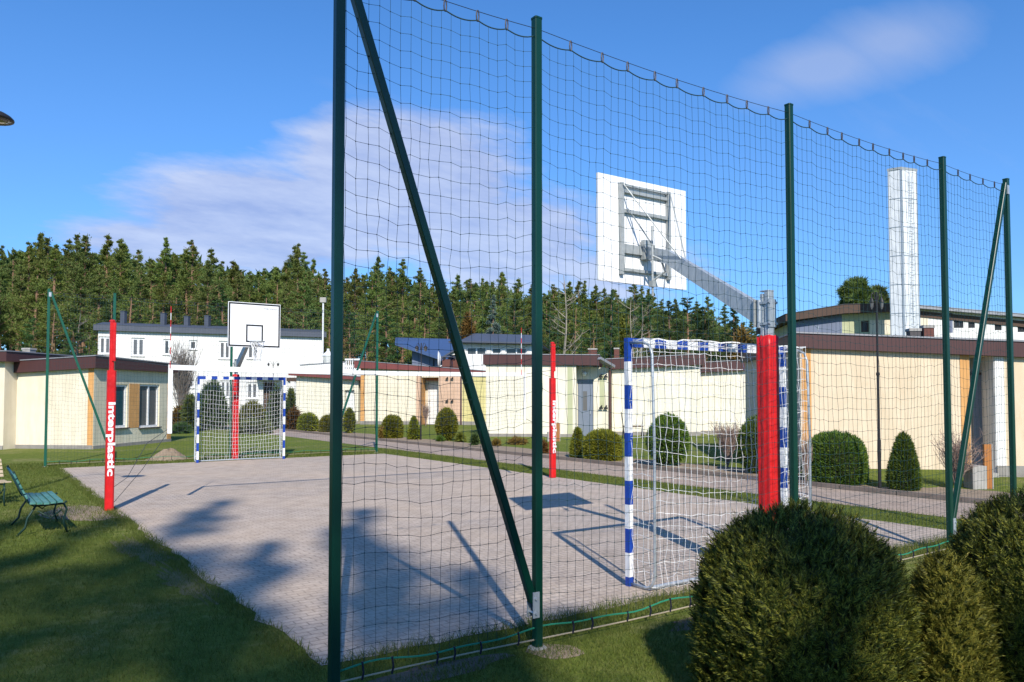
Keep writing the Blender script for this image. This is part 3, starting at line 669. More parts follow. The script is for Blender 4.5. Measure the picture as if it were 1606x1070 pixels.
# lamp head entering at the left edge: the post itself stands outside the frame
c = DP(-22, 9.5); zc = zat(c, 188); pp = DP(-150, 9.8)
T = thing('street_lamp', 'dark dome-shaped lamp head entering the sky at the left edge', 'street lamp', (pp.x, pp.y, 0))
MB().tube([pp, (pp.x, pp.y, zc-.3)], .04, 8).build('lamp_post', 'lampblack', T)
MB().tube([(pp.x, pp.y, zc-.3), Vector((pp.x, pp.y, zc+.1))+RT*.3, Vector((c.x, c.y, zc+.16))-RT*.25, Vector((c.x, c.y, zc+.1))], .02, 6).build('lamp_arm', 'lampblack', T)
MB().lathe([(.222, 0), (.224, .02), (.19, .055), (.13, .09), (.03, .11)], (c.x, c.y, zc), 20).build('lamp_hood', 'lampblack', T, True); MB().lathe([(.21, .004), (.12, -.012), (.02, -.02)], (c.x, c.y, zc-.002), 20).build('lamp_glass', 'glass_brown', T, True)

# ------------------------------------------------------------------ buildings
AN = math.radians(-42.5)
E1 = Vector((math.cos(AN), math.sin(AN), 0)); E2 = Vector((-math.sin(AN), math.cos(AN), 0))
class Edge:
    def __init__(s, A, B, za, zb):
        s.A = Vector((A[0], A[1], 0)); s.B = Vector((B[0], B[1], 0)); d = s.B-s.A; s.L = d.length; s.u = d/s.L; s.n = Vector((s.u.y, -s.u.x, 0)); s.za, s.zb = za, zb; s.holes = []; s.R = Matrix((s.u, -s.n, Vector((0, 0, 1)))).transposed()
    def top(s, q): return s.za+(s.zb-s.za)*q/s.L
    def P(s, q, z, out=0): return s.A+s.u*q+s.n*out+Vector((0, 0, z))
    def sx(s, px): return (along(s.A, s.u, px)-s.A).dot(s.u)
    def sz(s, px, py): return zat(along(s.A, s.u, px), py)
    def rect(s, a, b, c, d):
        m = (a+c)/2; return s.sx(a), s.sz(m, d), s.sx(c), s.sz(m, b)
class House:
    def __init__(s, name, label, cat, pts, tops, group=None):
        s.pts = [Vector((p[0], p[1], 0)) for p in pts]; s.tops = tops; n = len(pts)
        s.T = thing(name, label, cat, (pts[0][0], pts[0][1], 0), group)
        s.E = [Edge(pts[i], pts[(i+1) % n], tops[i], tops[(i+1) % n]) for i in range(n)]
    def walls(s, m, emats=None, base=-.3):
        groups = {}
        for i, e in enumerate(s.E): groups.setdefault((emats or {}).get(i, m), []).append(e)
        for mm, es in groups.items():
            q = MB()
            for e in es:
                xs = sorted({0, e.L, *[v for h in e.holes for v in (h[0], h[2])]}); zs = sorted({base, *[v for h in e.holes for v in (h[1], h[3])]}); zs.append(None)
                for a, b in zip(xs, xs[1:]):
                    if b-a < 1e-5: continue
                    for c, d in zip(zs, zs[1:]):
                        if d is not None and any(h[0] <= a+1e-6 and h[2] >= b-1e-6 and h[1] <= c+1e-6 and h[3] >= d-1e-6 for h in e.holes): continue
                        q.poly([e.P(a, c), e.P(b, c), e.P(b, d if d is not None else e.top(b)), e.P(a, d if d is not None else e.top(a))])
                for a, c, b, d, dep in e.holes:
                    q.poly([e.P(a, c), e.P(a, d), e.P(a, d, -dep), e.P(a, c, -dep)][::-1]); q.poly([e.P(b, c), e.P(b, d), e.P(b, d, -dep), e.P(b, c, -dep)])
                    q.poly([e.P(a, d), e.P(b, d), e.P(b, d, -dep), e.P(a, d, -dep)]); q.poly([e.P(a, c), e.P(b, c), e.P(b, c, -dep), e.P(a, c, -dep)][::-1])
                    q.poly([e.P(a, c, -dep), e.P(b, c, -dep), e.P(b, d, -dep), e.P(a, d, -dep)])
            o = q.build('wall', mm, s.T); s.wall = o if not hasattr(s, 'wall') else s.wall
        return s
    def roof(s, th, over, m='fascia', top='rooftop', trim=True, pts=None, tops=None):
        P = pts or s.pts; P = [Vector((p[0], p[1], 0)) for p in P]; Z = tops or s.tops; n = len(P); th = th if isinstance(th, (list, tuple)) else [th]*n; o = []; o2 = []
        for k, ov in ((o, over), (o2, over+.025)):
            for i in range(n):
                a, b, c = P[i-1], P[i], P[(i+1) % n]; u = (b-a).normalized(); v = (c-b).normalized(); nu = Vector((u.y, -u.x, 0)); nv = Vector((v.y, -v.x, 0)); mm = nu+nv; mm = mm*(ov/max(.25, mm.dot(nu))); k.append(b+mm)
        q = MB().prism(o, [z+.001 for z in Z], [z+t_ for z, t_ in zip(Z, th)]); r = q.build('fascia', m, s.T)
        MB().prism(o2, [z+t_ for z, t_ in zip(Z, th)], [z+t_+.03 for z, t_ in zip(Z, th)]).build('roof', 'rooftrim' if trim else top, s.T)
        MB().prism(o, [z+t_+.0305 for z, t_ in zip(Z, th)], [z+t_+.036 for z, t_ in zip(Z, th)]).build('roof_felt', top, r)
        return s
    def window(s, i, r, glass='glass', mull=1, fw=.06, dep=.1, sill='sill', frame='frame', trans=None, px=True):
        e = s.E[i]; a, c, b, d = e.rect(*r) if px else r; e.holes.append((a, c, b, d, dep)); q = MB()
        def fb(x0, z0, x1, z1): q.box(e.P((x0+x1)/2, (z0+z1)/2, -dep+.03), (x1-x0, .05, z1-z0), e.R)
        fb(a, c, a+fw, d); fb(b-fw, c, b, d); fb(a+fw, c, b-fw, c+fw); fb(a+fw, d-fw, b-fw, d)
        for k in range(mull): x = a+(b-a)*(k+1)/(mull+1); fb(x-fw*.55, c+fw, x+fw*.55, d-fw)
        if trans: fb(a+fw, c+(d-c)*trans-fw/2, b-fw, c+(d-c)*trans+fw/2)
        w = q.build('window', frame, s.T)
        MB().box(e.P((a+b)/2, (c+d)/2, -dep+.012), (b-a-fw, .012, d-c-fw), e.R).build('pane', glass, w)
        if sill: MB().box(e.P((a+b)/2, c-.02, .02), (b-a+.1, .12, .035), e.R).build('sill', sill, w)
        return w
    def panel(s, i, r, m, out=.004, th=.008, name='colour_panel', px=True):
        e = s.E[i]; a, c, b, d = e.rect(*r) if px else r
        return MB().box(e.P((a+b)/2, (c+d)/2, out), (b-a, th, d-c), e.R).build(name, m, s.T)
    def plinth(s, i, h, m='plinth', a=0, b=None):
        e = s.E[i]; b = e.L if b is None else b
        return MB().box(e.P((a+b)/2, h/2-.15, .012), (b-a, .03, h+.3), e.R).build('plinth', m, s.T)
    def pipe(s, i, px, m='pipe', r=.045):
        e = s.E[i]; q = e.sx(px); z = e.top(q); return MB().tube([e.P(q, 0, .07), e.P(q, z-.15, .07), e.P(q, z-.03, .12)], r, 8).build('drainpipe', m, s.T)
    def brackets(s, i, pairs):
        e = s.E[i]
        for px, py in pairs:
            q = MB(); a, z = e.sx(px), e.sz(px, py); q.box(e.P(a, z, .06), (.05, .12, .05), e.R); q.box(e.P(a, z-.06, .11), (.16, .02, .07), e.R); q.box(e.P(a+.03, z+.04, .05), (.04, .1, .04), e.R); q.build('wall_bracket', 'black', s.T)
    def box_on_roof(s, px, py0, py1, wpx, at, m, name='chimney', cap='concrete'):
        X = at; d_ = (Vector((X.x, X.y, 0))-Vector((CAM.x, CAM.y, 0))).dot(FH); w_ = wpx*d_/CF; z0, z1 = zat(X, py1), zat(X, py0)
        c = MB().box((X.x, X.y, (z0-.4+z1)/2), (w_, w_, z1-z0+.4), rotz(AN)).build(name, m, s.T); MB().box((X.x, X.y, z1+.03), (w_*1.15, w_*1.15, .06), rotz(AN)).build('cap', cap, c); return c
def back(P, d): return [P[-1]+E2*d, P[0]+E2*d]

# left house with the two windows
A = G(8.3, 703.5); A.z = 0; B = along(A, E1, 147); C = along(B, E2, 269)
zA, zB, zC = zat(A, 586.5), zat(B, 577.5), zat(C, 584.5)
h = House('house', 'cream flat-roofed house with two windows and an orange corner, left of the court', 'house', [A, B, C, C-E1*6.2], [zA, zB, zC, zC-.2])
h.window(1, (177, 603, 200.5, 671), 'glass_teal', 0, .07); h.window(1, (219.6, 603, 250.5, 670), 'glass_grey', 1, .065)
h.walls('cream', {1: 'greycream'}); h.panel(0, (138.5, 577.5, 147.1, 704), 'orange', name='corner_stripe'); e = h.E[1]
h.panel(1, (0, 0, 0, 0) if 0 else (e.sx(147), 0, e.sx(151), zB), 'greycream', px=False, name='corner_stripe'); h.panel(1, (203, 602, 219, 671), 'orange'); h.panel(1, (263, 586, 269, 692), 'orange', name='corner_stripe')
h.plinth(0, .12); h.plinth(1, .1)
h.roof([.36, .36, .28, .3], .16); h.box_on_roof(44, 549, 566, 13, DP(44, 26), 'concrete')
# wing at the very left edge
A0 = A-E2*.5; B0 = along(A0, E1, 7.2); A1 = B0-E1*4; z0 = zat(B0, 567.5)
h = House('house', 'cream wing of a flat-roofed house cut by the left edge', 'house', [A1, B0, B0+E2*5, A1+E2*5], [z0]*4); h.walls('cream'); h.plinth(0, .12); h.roof(.3, .22)

# white two-storey house
A = DP(152, 70); DX = (Vector((E1.x, E1.y, 0))*.9+Vector((E2.x, E2.y, 0))*.45).normalized(); B = along(A, DX, 505); NB = Vector((-DX.y, DX.x, 0)); zA, zB = zat(A, 518.5), zat(B, 529.5)
h = House('white_house', 'long white two-storey house with a dark grey roof, behind the far goal', 'house', [A, B, B+NB*9, A+NB*9], [zA, zB, zB, zA])
for r, mu in (((153.5, 528, 173, 556), 1), ((205, 530, 226, 559), 1), ((255, 532, 266, 557), 0), ((295.5, 533.5, 308, 549), 0), ((342.5, 535, 361, 563.5), 1), ((387, 537, 405.5, 563.5), 1), ((386.5, 600, 405, 626), 1), ((295, 596, 305, 609), 0), ((345, 597, 362, 624), 1), ((205, 596, 226, 622), 1)): h.window(0, r, 'glass' if mu == 0 else 'glass_grey', mu, .17, .15, 'concrete')
e = h.E[0]; a, c, b, d = e.rect(413, 597, 431, 646); e.holes.append((a, 0, b, d, .5)); h.walls('whitewall')
MB().box(e.P((a+b)/2, d*.48, -.45), (b-a-.1, .08, d*.96), e.R).build('door', 'brownwood', h.T)
MB().box(e.P((a+b)/2, d+.15, .6), (b-a+1.2, 1.2, .16), e.R).build('door_canopy', 'rooftrim', h.T)
h.roof(.5, .35, 'slate', 'slate', False)
P = [A-DX*.3-NB*.3, B+DX*.3-NB*.3, B+DX*.3+NB*9.3, A-DX*.3+NB*9.3]; zz = max(zA, zB)+.7
q = MB(); R0, R1 = (P[0]+P[3])/2, (P[1]+P[2])/2
for (a, b, c, d) in (((P[0], zA+.51), (P[1], zB+.51), (R1, zB+1.15), (R0, zA+1.15)), ((P[2], zB+.51), (P[3], zA+.51), (R0, zA+1.15), (R1, zB+1.15))): q.poly([Vector((x.x, x.y, z)) for x, z in (a, b, c, d)])
for (a, b, c) in (((P[1], zB+.51), (P[2], zB+.51), (R1, zB+1.15)), ((P[3], zA+.51), (P[0], zA+.51), (R0, zA+1.15))): q.poly([Vector((x.x, x.y, z)) for x, z in (a, b, c)])
q.build('roof_slope', 'slate', h.T)
for px, a_, b_ in ((192, 489, 503), (255, 492, 506), (292, 497, 508), (324, 496, 510)): h.box_on_roof(px, a_, b_, 7, along(A+NB*3.5, DX, px), 'slate', cap='slate')
# canopy between the white house and the low building
p0 = DP(449, 55); p1 = along(p0, E1, 466); z = zat(p0, 598)
T = thing('porch_roof', 'dark flat porch roof on posts, left of the low cream building', 'porch roof', (p0.x, p0.y, 0)); MB().prism([p0, p1, p1+E2*3, p0+E2*3], z, z+.25).build('roof_slab', 'brownwood', T)
for a in (p0+E2*.2+E1*.1, p1+E2*.2-E1*.1): MB().box((a.x, a.y, z/2), (.14, .14, z)).build('post', 'whitewall', T)

# low building along the back: pale wing, then the block with the orange entrance
A = DP(464.6, 46); B = along(A, E1, 562); zA, zB = zat(A, 589), zat(B, 597)
h = House('low_house', 'pale single-storey wing with a thin red roof edge, just right of the far goal', 'house', [A, B]+back([A, B], 6), [zA, zB, zB, zA]); e = h.E[0]
a, c, b, d = e.rect(541, 612, 556, 664); e.holes.append((a, 0, b, d, .25)); h.walls('pale'); h.plinth(0, .2)
MB().box(e.P((a+b)/2, d*.49, -.2), (b-a-.08, .06, d*.98), e.R).build('door', 'whitedoor', h.T); h.roof(.2, .35, 'redfascia')
A2 = DP(565.5, 45); B2 = along(A2, E1, 764); zA, zB = zat(A2, 577.5), zat(B2, 586)
h = House('low_house', 'cream and pink single-storey house with an orange entrance and sloping red roof edge', 'house', [A2, B2]+back([A2, B2], 7), [zA, zB, zB, zA]); e = h.E[0]
a, c, b, d = e.rect(661, 592, 688, 664); e.holes.append((a, 0, b, d, .9))
h.walls('cream', {3: 'pale'}); h.plinth(0, .2, b=a); h.plinth(0, .2, a=b)
MB().box(e.P((a+b)/2, (d+2.5)/2, -.888), (b-a-.02, .02, d-2.5), e.R).build('entrance_panel', 'deep_orange', h.T); MB().box(e.P(a+.012, d/2, -.44), (.02, .84, d), e.R).build('entrance_side', 'orange', h.T)
dd = MB().box(e.P(a+(b-a)*.55, 1.2, -.86), ((b-a)*.75, .06, 2.4), e.R).build('door', 'whitedoor', h.T); MB().box(e.P(b-.22, 1.1, -.81), (.04, .05, .16), e.R).build('handle', 'galv_dark', dd)
h.panel(0, (565.6, 578, 572, 663), 'orange', name='corner_stripe'); h.panel(0, (653, 584, 660.5, 664), 'pink'); h.panel(0, (688.5, 585, 722.5, 664), 'pink'); h.panel(0, (725, 586, 763, 664), 'yellow')
h.pipe(0, 723.5); h.brackets(0, ((701.5, 628), (709.5, 628), (701.5, 593), (709.5, 593)))
h.roof([.42, .1, .1, .42], .3, 'redfascia')
# terrace things on that roof
zr = e.zb+.42
p = DP(688, 50); z = zat(p, 577); T = thing('satellite_dish', 'white satellite dish seen edge-on on the low roof under the blue roof', 'satellite dish', (p.x, p.y, z))
q = MB(); n = 20; V = RT; 
prof = [(0, .12), (.2, .1), (.4, .04), (.5, -.03)]
cz_ = z+.55
for r_, o_ in prof:
    for i in range(n): a = 2*PI*i/n; c = p+V*o_*1.2+FH*(r_*math.cos(a))*.7+Vector((0, 0, cz_+r_*math.sin(a)*1.05)); q.v.append((c.x, c.y, c.z))
for j in range(len(prof)-1):
    for i in range(n): q.f.append([j*n+i, j*n+(i+1) % n, (j+1)*n+(i+1) % n, (j+1)*n+i]); q.mi.append(0)
q.build('dish', 'frame', T); MB().tube([p+Vector((0, 0, z-.6)), p+Vector((0, 0, cz_))+V*.1], .04, 6).build('mast', 'galv_dark', T)
MB().tube([p+V*.05+Vector((0, 0, cz_-.48)), p+V*.38+Vector((0, 0, cz_-.33))], .035, 6).build('receiver_arm', 'frame', T)
p0 = DP(541, 52); p1 = along(p0, E1, 567); z0, z1 = zat(p0, 580), zat(p0, 563)
T = thing('balustrade', 'white terrace balustrade with turned balusters above the low red roof edge', 'balustrade', (p0.x, p0.y, z0)); L = (p1-p0).length
MB().bar((p0.x, p0.y, z1-.04), (p1.x, p1.y, z1-.04), .16, .1).build('handrail', 'whitewall', T); MB().bar((p0.x, p0.y, z0-.8), (p1.x, p1.y, z0-.8), .3, 1.7).build('base_wall', 'whitewall', T)
for i in range(8):
    x = p0+(p1-p0)*((i+.5)/8); hh = z1-.09-z0-.04; MB().lathe([(.04, 0), (.075, hh*.25), (.03, hh*.6), (.05, hh)], (x.x, x.y, z0+.05), 8).build('baluster', 'whitewall', T)
p0 = DP(470, 53); p1 = along(p0, E1, 541); z0 = zat(p0, 588)
T = thing('terrace_wall', 'pale grey terrace wall sloping above the pale low wing', 'wall', (p0.x, p0.y, 0)); MB().prism([p0, p1, p1+E2*.3, p0+E2*.3], 0, [zat(p0, 573), zat(p1, 568), zat(p1, 568), zat(p0, 573)]).build('wall_body', 'whitewall', T); MB().prism([p0-E2*.05, p1-E2*.05, p1+E2*.35, p0+E2*.35], [zat(p0, 573)+.001, zat(p1, 568)+.001]*1+[zat(p1, 568)+.001, zat(p0, 573)+.001], [zat(p0, 572), zat(p1, 567), zat(p1, 567), zat(p0, 572)]).build('coping', 'rooftrim', T)
for i, px in enumerate((701, 717)):
    p = DP(px, 49+i); z = zat(p, 578); T = thing('roof_vent', ['dark square roof vent beside the satellite dish', 'dark roof vent half hidden by the slanted green brace'][i], 'roof vent', (p.x, p.y, z)); w_ = .5
    MB().box((p.x, p.y, z+.1), (w_, w_, .9), rotz(AN)).build('vent_box', 'brick', T)
    for k in (-.18, .18):
        MB().box((p.x+k, p.y, z+.62), (.06, w_*.9, .14), rotz(AN)).build('vent_leg', 'black', T)
    MB().box((p.x, p.y, z+.72), (w_*1.3, w_*1.3, .06), rotz(AN)).build('vent_lid', 'slate', T)

# blue-roofed house
A = DP(646, 64); B = along(A, E1, 720); zA, zB = zat(A, 546), zat(B, 566); Bk = [B+E2*9, A+E2*9]
h = House('blue_roofed_house', 'house with big blue metal roof and slate blue cladding, behind the red roof edge', 'house', [A, B]+Bk, [zA, zB, zB+1, zA+1]); h.walls('bluegrey')
q = MB(); o = -E2*.8
pa, pb = along(A+o, E1, 619), along(B+o, E1, 722); pc, pd = along(A+E2*7, E1, 719), along(A+E2*7, E1, 620)
za, zb_, zc, zd = zat(pa, 537), zat(pb, 571), zat(pc, 532), zat(pd, 529.5); T4 = [Vector((pa.x, pa.y, za)), Vector((pb.x, pb.y, zb_)), Vector((pc.x, pc.y, zc)), Vector((pd.x, pd.y, zd))]
q.poly(T4); dn = Vector((0, 0, -.22)); q.poly([v+dn for v in T4][::-1])
for i in range(4): q.poly([T4[i], T4[i]+dn, T4[(i+1) % 4]+dn, T4[(i+1) % 4]])
q.build('roof', 'blueroof', h.T); e = h.E[0]; h.panel(0, (679, 563, 681.5, 580), 'black', name='door_edge')
a = DP(699, 62); b = along(a, E1, 730); m_ = (a+b)/2; zg = zat(a, 557); q = MB()
tri = [Vector((a.x, a.y, zg)), Vector((b.x, b.y, zg)), Vector((m_.x+.9, m_.y-.8, zat(m_, 537)))]
q.poly(tri); q.poly([v+E2*4 for v in tri][::-1]); q.poly([tri[1], tri[1]+E2*4, tri[2]+E2*4, tri[2]]); q.poly([tri[0], tri[2], tri[2]+E2*4, tri[0]+E2*4]); q.build('dormer', 'whitewall', h.T)
MB().bar(tri[0]-E1*.4-Vector((0, 0, .3))-E2*.1, tri[2]+Vector((0, 0, .1))-E2*.1, .3, .12).build('dormer_verge', 'slate', h.T)
# white house with strip windows
A = DP(716, 58); B = along(A, E1, 836); zA, zB = zat(A, 538.5), zat(B, 541)
h = House('strip_window_house', 'white grey-roofed house with dark strip windows in a row, behind the brown-edged house', 'house', [A, B]+back([A, B], 8), [zA, zB, zB, zA])
for r in ((731, 544, 763, 557.5), (770.5, 545, 786.5, 556), (792.5, 545, 826.5, 556.5)): h.window(0, r, 'glass', 1 if r[2]-r[0] > 20 else 0, .1, .15, None)
h.walls('whitewall'); h.roof(.1, .5, 'slate', 'slate', False)
q = MB(); o = -E2*.6; pa, pb = along(A+o, E1, 720), along(B+o, E1, 838); pc, pd = pb+E2*6, pa+E2*6
V4 = [Vector((pa.x, pa.y, zA+.13)), Vector((pb.x, pb.y, zB+.13)), Vector((pc.x, pc.y, zat(pc, 526))), Vector((pd.x, pd.y, zat(pd, 523)))]; q.poly(V4); q.poly([v+Vector((0, 0, -.1)) for v in V4][::-1])
for i in range(4): q.poly([V4[i], V4[i]+Vector((0, 0, -.1)), V4[(i+1) % 4]+Vector((0, 0, -.1)), V4[(i+1) % 4]])
q.build('roof_slope', 'slate', h.T)

# brown-edged cream house with the set-back door
A = DP(762, 31.4); B = along(A, E1, 903.5); C = B+E2*.75; Dn = along(C, E1, 958); zA = zat(A, 572); zB = zat(B, 573.5); zD = zat(Dn, 577)
h = House('terraced_house', 'cream house with brown roof edge and set-back grey door, right of the pink house', 'house', [A, B, C, Dn]+back([A, B, C, Dn], 6), [zA, zB, zB, zD, zD, zA], 'terraced houses right of the court'); e = h.E[2]
a, c, b, d = e.rect(904, 595, 930.5, 684); a = max(a, .02); e.holes.append((a, 0, b, d, .08)); h.walls('pale', {1: 'pale', 2: 'pale'}); h.plinth(0, .12)
dd = MB().box(e.P((a+b)/2, d/2, -.045), (b-a-.05, .05, d-.02), e.R).build('door', 'door', h.T); MB().box(e.P(a+.3, d*.62, -.017), (.16, .012, d*.34), e.R).build('pane', 'glass_grey', dd); MB().box(e.P(b-.12, d*.42, 0), (.03, .06, .16), e.R).build('handle', 'galv', dd)
h.panel(0, (890, 574, 898, 686), 'palegreen'); h.panel(2, (940.5, 588, 948, 640), 'palegreen'); h.brackets(2, ((942.5, 638), (950, 638), (942.5, 589), (950, 589))); h.pipe(2, 956.5)
MB().lathe([(.05, 0), (.1, .06), (.1, .14), (.04, .18)], tuple(e.P(e.sx(917), e.sz(917, 590), .12)), 10).build('porch_light', 'globe', h.T)
P = [A, along(A, E1, 936), along(A, E1, 936)+E2*6, A+E2*6]; h.roof(.4, .1, pts=P, tops=[zA, zB, zB, zA])
p0 = along(A, E1, 938)-E2*.1; p1 = along(Dn, E1, 960)
MB().bar((p0.x, p0.y, zat(p0, 562)), (p1.x, p1.y, zat(p1, 575)), .3, .1).build('verge_board', 'rooftrim', h.T)
h.box_on_roof(930, 549, 563, 13, DP(930, 34), 'brick'); h.box_on_roof(967.5, 548, 563, 8, DP(967.5, 34), 'brick')
# next house of the row: two stepped bays behind the near goal
A = DP(959.5, 32.5); B = along(A, E1, 1098); zA, zB = zat(A, 580), zat(B, 572)
h = House('terraced_house', 'cream windowless house wall with a brown roof edge, seen through the near goal net', 'house', [A, B]+back([A, B], 6), [zA, zB, zB, zA], 'terraced houses right of the court'); h.walls('pale', {1: 'cream'}); h.plinth(0, .15); h.roof([.42, .42, .4, .4], .22)
A = DP(1090, 33.4); B = along(A, E1, 1262); zA, zB = zat(A, 585.5), zat(B, 576)
h = House('terraced_house', 'lower set-back cream house wall behind the red padded post', 'house', [A, B]+back([A, B], 6), [zA, zB, zB, zA], 'terraced houses right of the court'); h.walls('pale'); h.plinth(0, .15); h.roof(.42, .2)
# near right house, peach wall with orange corner stripes
A = G(1257, 744); A.z = 0; B = along(A, E1, 1640); zA = zat(A, 546); X = along(A, E1, 1521); zX = zat(X, 557.5); k = (zX-zA)/(X-A).length; zB = zA+k*(B-A).length
h = House('terraced_house', 'peach house nearest on the right, with orange stripes and a recessed grey door', 'house', [A, B]+back([A, B], 7), [zA, zB, zB, zA], 'terraced houses right of the court'); e = h.E[0]
a, b = e.sx(1521), e.sx(1560); d = e.top(a)-.02; dep = .62; e.holes.append((a, -.05, b, d, dep)); h.walls('peach')
h.panel(0, (1257.3, 546, 1272, 752), 'orange', name='corner_stripe'); h.panel(0, (1506, 557, 1520.5, 760), 'orange', name='corner_stripe')
q = MB(); q.box(e.P(b-.006, d/2, -dep/2), (.012, dep-.02, d), e.R); q.build('entrance_side', 'whitewall', h.T); h.panel(0, (1560, 560, 1575, 764), 'whitewall')
q = MB(); q.box(e.P((a+b)/2, d/2, -dep+.012), (b-a-.03, .016, d), e.R); q.build('entrance_back', 'soffit', h.T)
ea = Edge(e.P(0, 0, -dep), e.P(e.L, 0, -dep), 3, 3); da, db = ea.sx(1523), ea.sx(1558.5); dt = ea.sz(1540, 588)
dd = MB().box(e.P((da+db)/2, dt/2, -dep+.05), (db-da, .05, dt), e.R).build('door', 'door', h.T)
q = MB(); q.box(e.P(db-.06, dt*.44, -dep+.085), (.03, .02, .16), e.R); q.box(e.P(db-.1, dt*.46, -dep+.1), (.1, .02, .02), e.R); q.build('handle', 'galv', dd)
q = MB(); q.box(e.P(db+.02, dt/2, -dep+.05), (.035, .07, dt), e.R); q.box(e.P((da+db)/2, dt+.02, -dep+.05), (db-da+.07, .07, .04), e.R); q.build('door_frame', 'sill', dd)
MB().box(e.P((a+b)/2, .03, -.2), (b-a-.05, .7, .1), e.R).build('doorstep', 'concrete', h.T); h.plinth(0, .22, a=b)
h.roof(.3, .12)
for px, y0, y1, w_, m_ in ((1434, 520, 527, 16, 'sill'), (1456, 515, 526, 15, 'brick')): h.box_on_roof(px, y0, y1, w_, along(A+E2*2, E1, px), m_)
p = along(A-E2*.1, E1, 1277); z = zat(p, 520)
MB().tube([p+Vector((0, 0, z-.35)), p+Vector((0, 0, z-.05))+E1*.06, p+Vector((0, 0, z+.1))+E1*.1], .008, 5).build('loose_wire', 'galv', h.T)
bank(along(A-E2*.02, E1, 1250), along(A-E2*.02, E1, 1519), 2.2, .13, 1)

# tall clad chimney tower and the houses behind on the right
p = DP(1421, 46); q = MB(); a1 = math.radians(-38); u = Vector((math.cos(a1), math.sin(a1), 0)); v = Vector((-u.y, u.x, 0))
def colat(px, d): return DP(px, d)
c0 = DP(1420, 38.4); L1 = (along(c0, u, 1444)-c0).length; L2 = (along(c0, v, 1398.5)-c0).length if abs(colof(c0+v*1)-1420) > 2 else .9
def tower_mat():
    m = bpy.data.materials.new('weathered_cladding'); m.use_nodes = True; t = NT(m); b = t.n['Principled BSDF']; b.inputs['Roughness'].default_value = .55; b.inputs['Metallic'].default_value = .15
    vv = t.new('ShaderNodeTexCoord').outputs['Object']; mp = t.new('ShaderNodeMapping'); mp.inputs['Scale'].default_value = (3, 3, .35); t.ln(vv, mp.inputs[0])
    n = t.noise(4, 6, .7, mp.outputs[0]); n2 = t.noise(1.2, 6, .7, vv); c = t.ramp(n, [(.38, (.42, .45, .48, 1)), (.54, (.78, .79, .8, 1))]); c = t.mix(.5, c, t.ramp(n2, [(.35, (.6, .62, .64, 1)), (.6, (.82, .82, .82, 1))])); t.ln(c, b.inputs['Base Color']); return m
M['tower'] = tower_mat()
zt_ = zat(c0, 265.5)
T = thing('chimney_tower', 'tall square whitish clad chimney tower above the right-hand roofs', 'chimney tower', (c0.x, c0.y, 0))
w1_ = 24*45.4/CF/1.0; w2_ = 22*45.4/CF
ul = (RT*.93-FH*-.36).normalized(); dl = (-RT*.8+FH*.6).normalized(); r0 = along(c0, ul, 1444); l0 = along(c0, dl, 1398.5)
MB().prism([l0, c0, r0, r0+l0-c0], 0, zt_).build('shaft', 'tower', T)
q = MB()
for pa, pb in ((l0, c0), (c0, r0)):
    uu = (pb-pa).normalized(); nn = Vector((uu.y, -uu.x, 0))
    for f in (0.02, .98): x = pa+(pb-pa)*f+nn*.012; q.box((x.x, x.y, zt_/2), (.05, .03, zt_), Matrix((uu, -nn, Vector((0, 0, 1)))).transposed())
    for k in range(1, 9): x = (pa+pb)/2+nn*.008; q.box((x.x, x.y, zt_*k/9), ((pb-pa).length*.92, .014, .03), Matrix((uu, -nn, Vector((0, 0, 1)))).transposed())
q.build('cover_strip', 'galv', T); ctr = (l0+r0)/2
MB().prism([ctr+(x-ctr)*1.06 for x in (l0, c0, r0, r0+l0-c0)], zt_+.001, zt_+.12).build('tower_cap', 'galv_dark', T)
q = MB(); uu = (r0-c0).normalized(); nn = Vector((uu.y, -uu.x, 0))
for sg in (.42, .62): x = c0+(r0-c0)*sg+nn*.12; q.tube([(x.x, x.y, 3), (x.x, x.y, zt_-.2)], .012, 4)
for k in range(36): z = 3.2+(zt_-3.6)*k/36; a_ = c0+(r0-c0)*.42+nn*.12; b_ = c0+(r0-c0)*.62+nn*.12; q.tube([(a_.x, a_.y, z), (b_.x, b_.y, z)], .012, 4)
q.build('ladder', 'galv', T)

A = DP(1246, 42); B = along(A, E1, 1410); zA, zM, zB = zat(A, 505), zat(along(A, E1, 1322), 493), zat(B, 489)
Mm = along(A, E1, 1322)
h = House('timber_house', 'pale house with a low dark brown gable roof left of the chimney tower', 'house', [A, Mm, B, B+E2*8, A+E2*8], [zA, zM, zB, zB, zA]); h.window(1, (1352, 503, 1364.5, 521), 'glass', 0, .08, .1, None, 'brownwood'); h.walls('palegreen', {0: 'bluegrey'})
h.panel(1, (1366, 502, 1409, 524), 'cream'); h.roof([.36, .46, .38, .4, .36], .5, 'brownwood', 'rooftop', False)
A = DP(1444, 40); B = along(A, E1, 1650); zA, zB = zat(A, 484), zat(B, 504)
h = House('timber_house', 'white house with dark timber trim and small windows right of the chimney tower', 'house', [A, B]+back([A, B], 8), [zA, zB, zB, zA])
for r in ((1498, 501, 1513, 514.5), (1520.5, 502, 1531, 514.5), (1562, 505, 1573, 518), (1598, 509, 1612, 521)): h.window(0, r, 'glass', 1, .1, .1, None, 'black')
h.walls('whitewall'); h.panel(0, (1481, 491, 1496, 522), 'bluegrey'); h.panel(0, (1446, 487, 1458, 523), 'cream')
h.roof(.14, .4, 'rooftrim', 'rooftop'); e = h.E[0]; MB().box(e.P(e.L/2, (e.za+e.zb)/2-.28, .03), (e.L, .05, .3), Matrix((e.u+Vector((0, 0, (e.zb-e.za)/e.L)), -e.n, Vector((0, 0, 1)))).transposed()).build('eaves_board', 'brownwood', h.T)

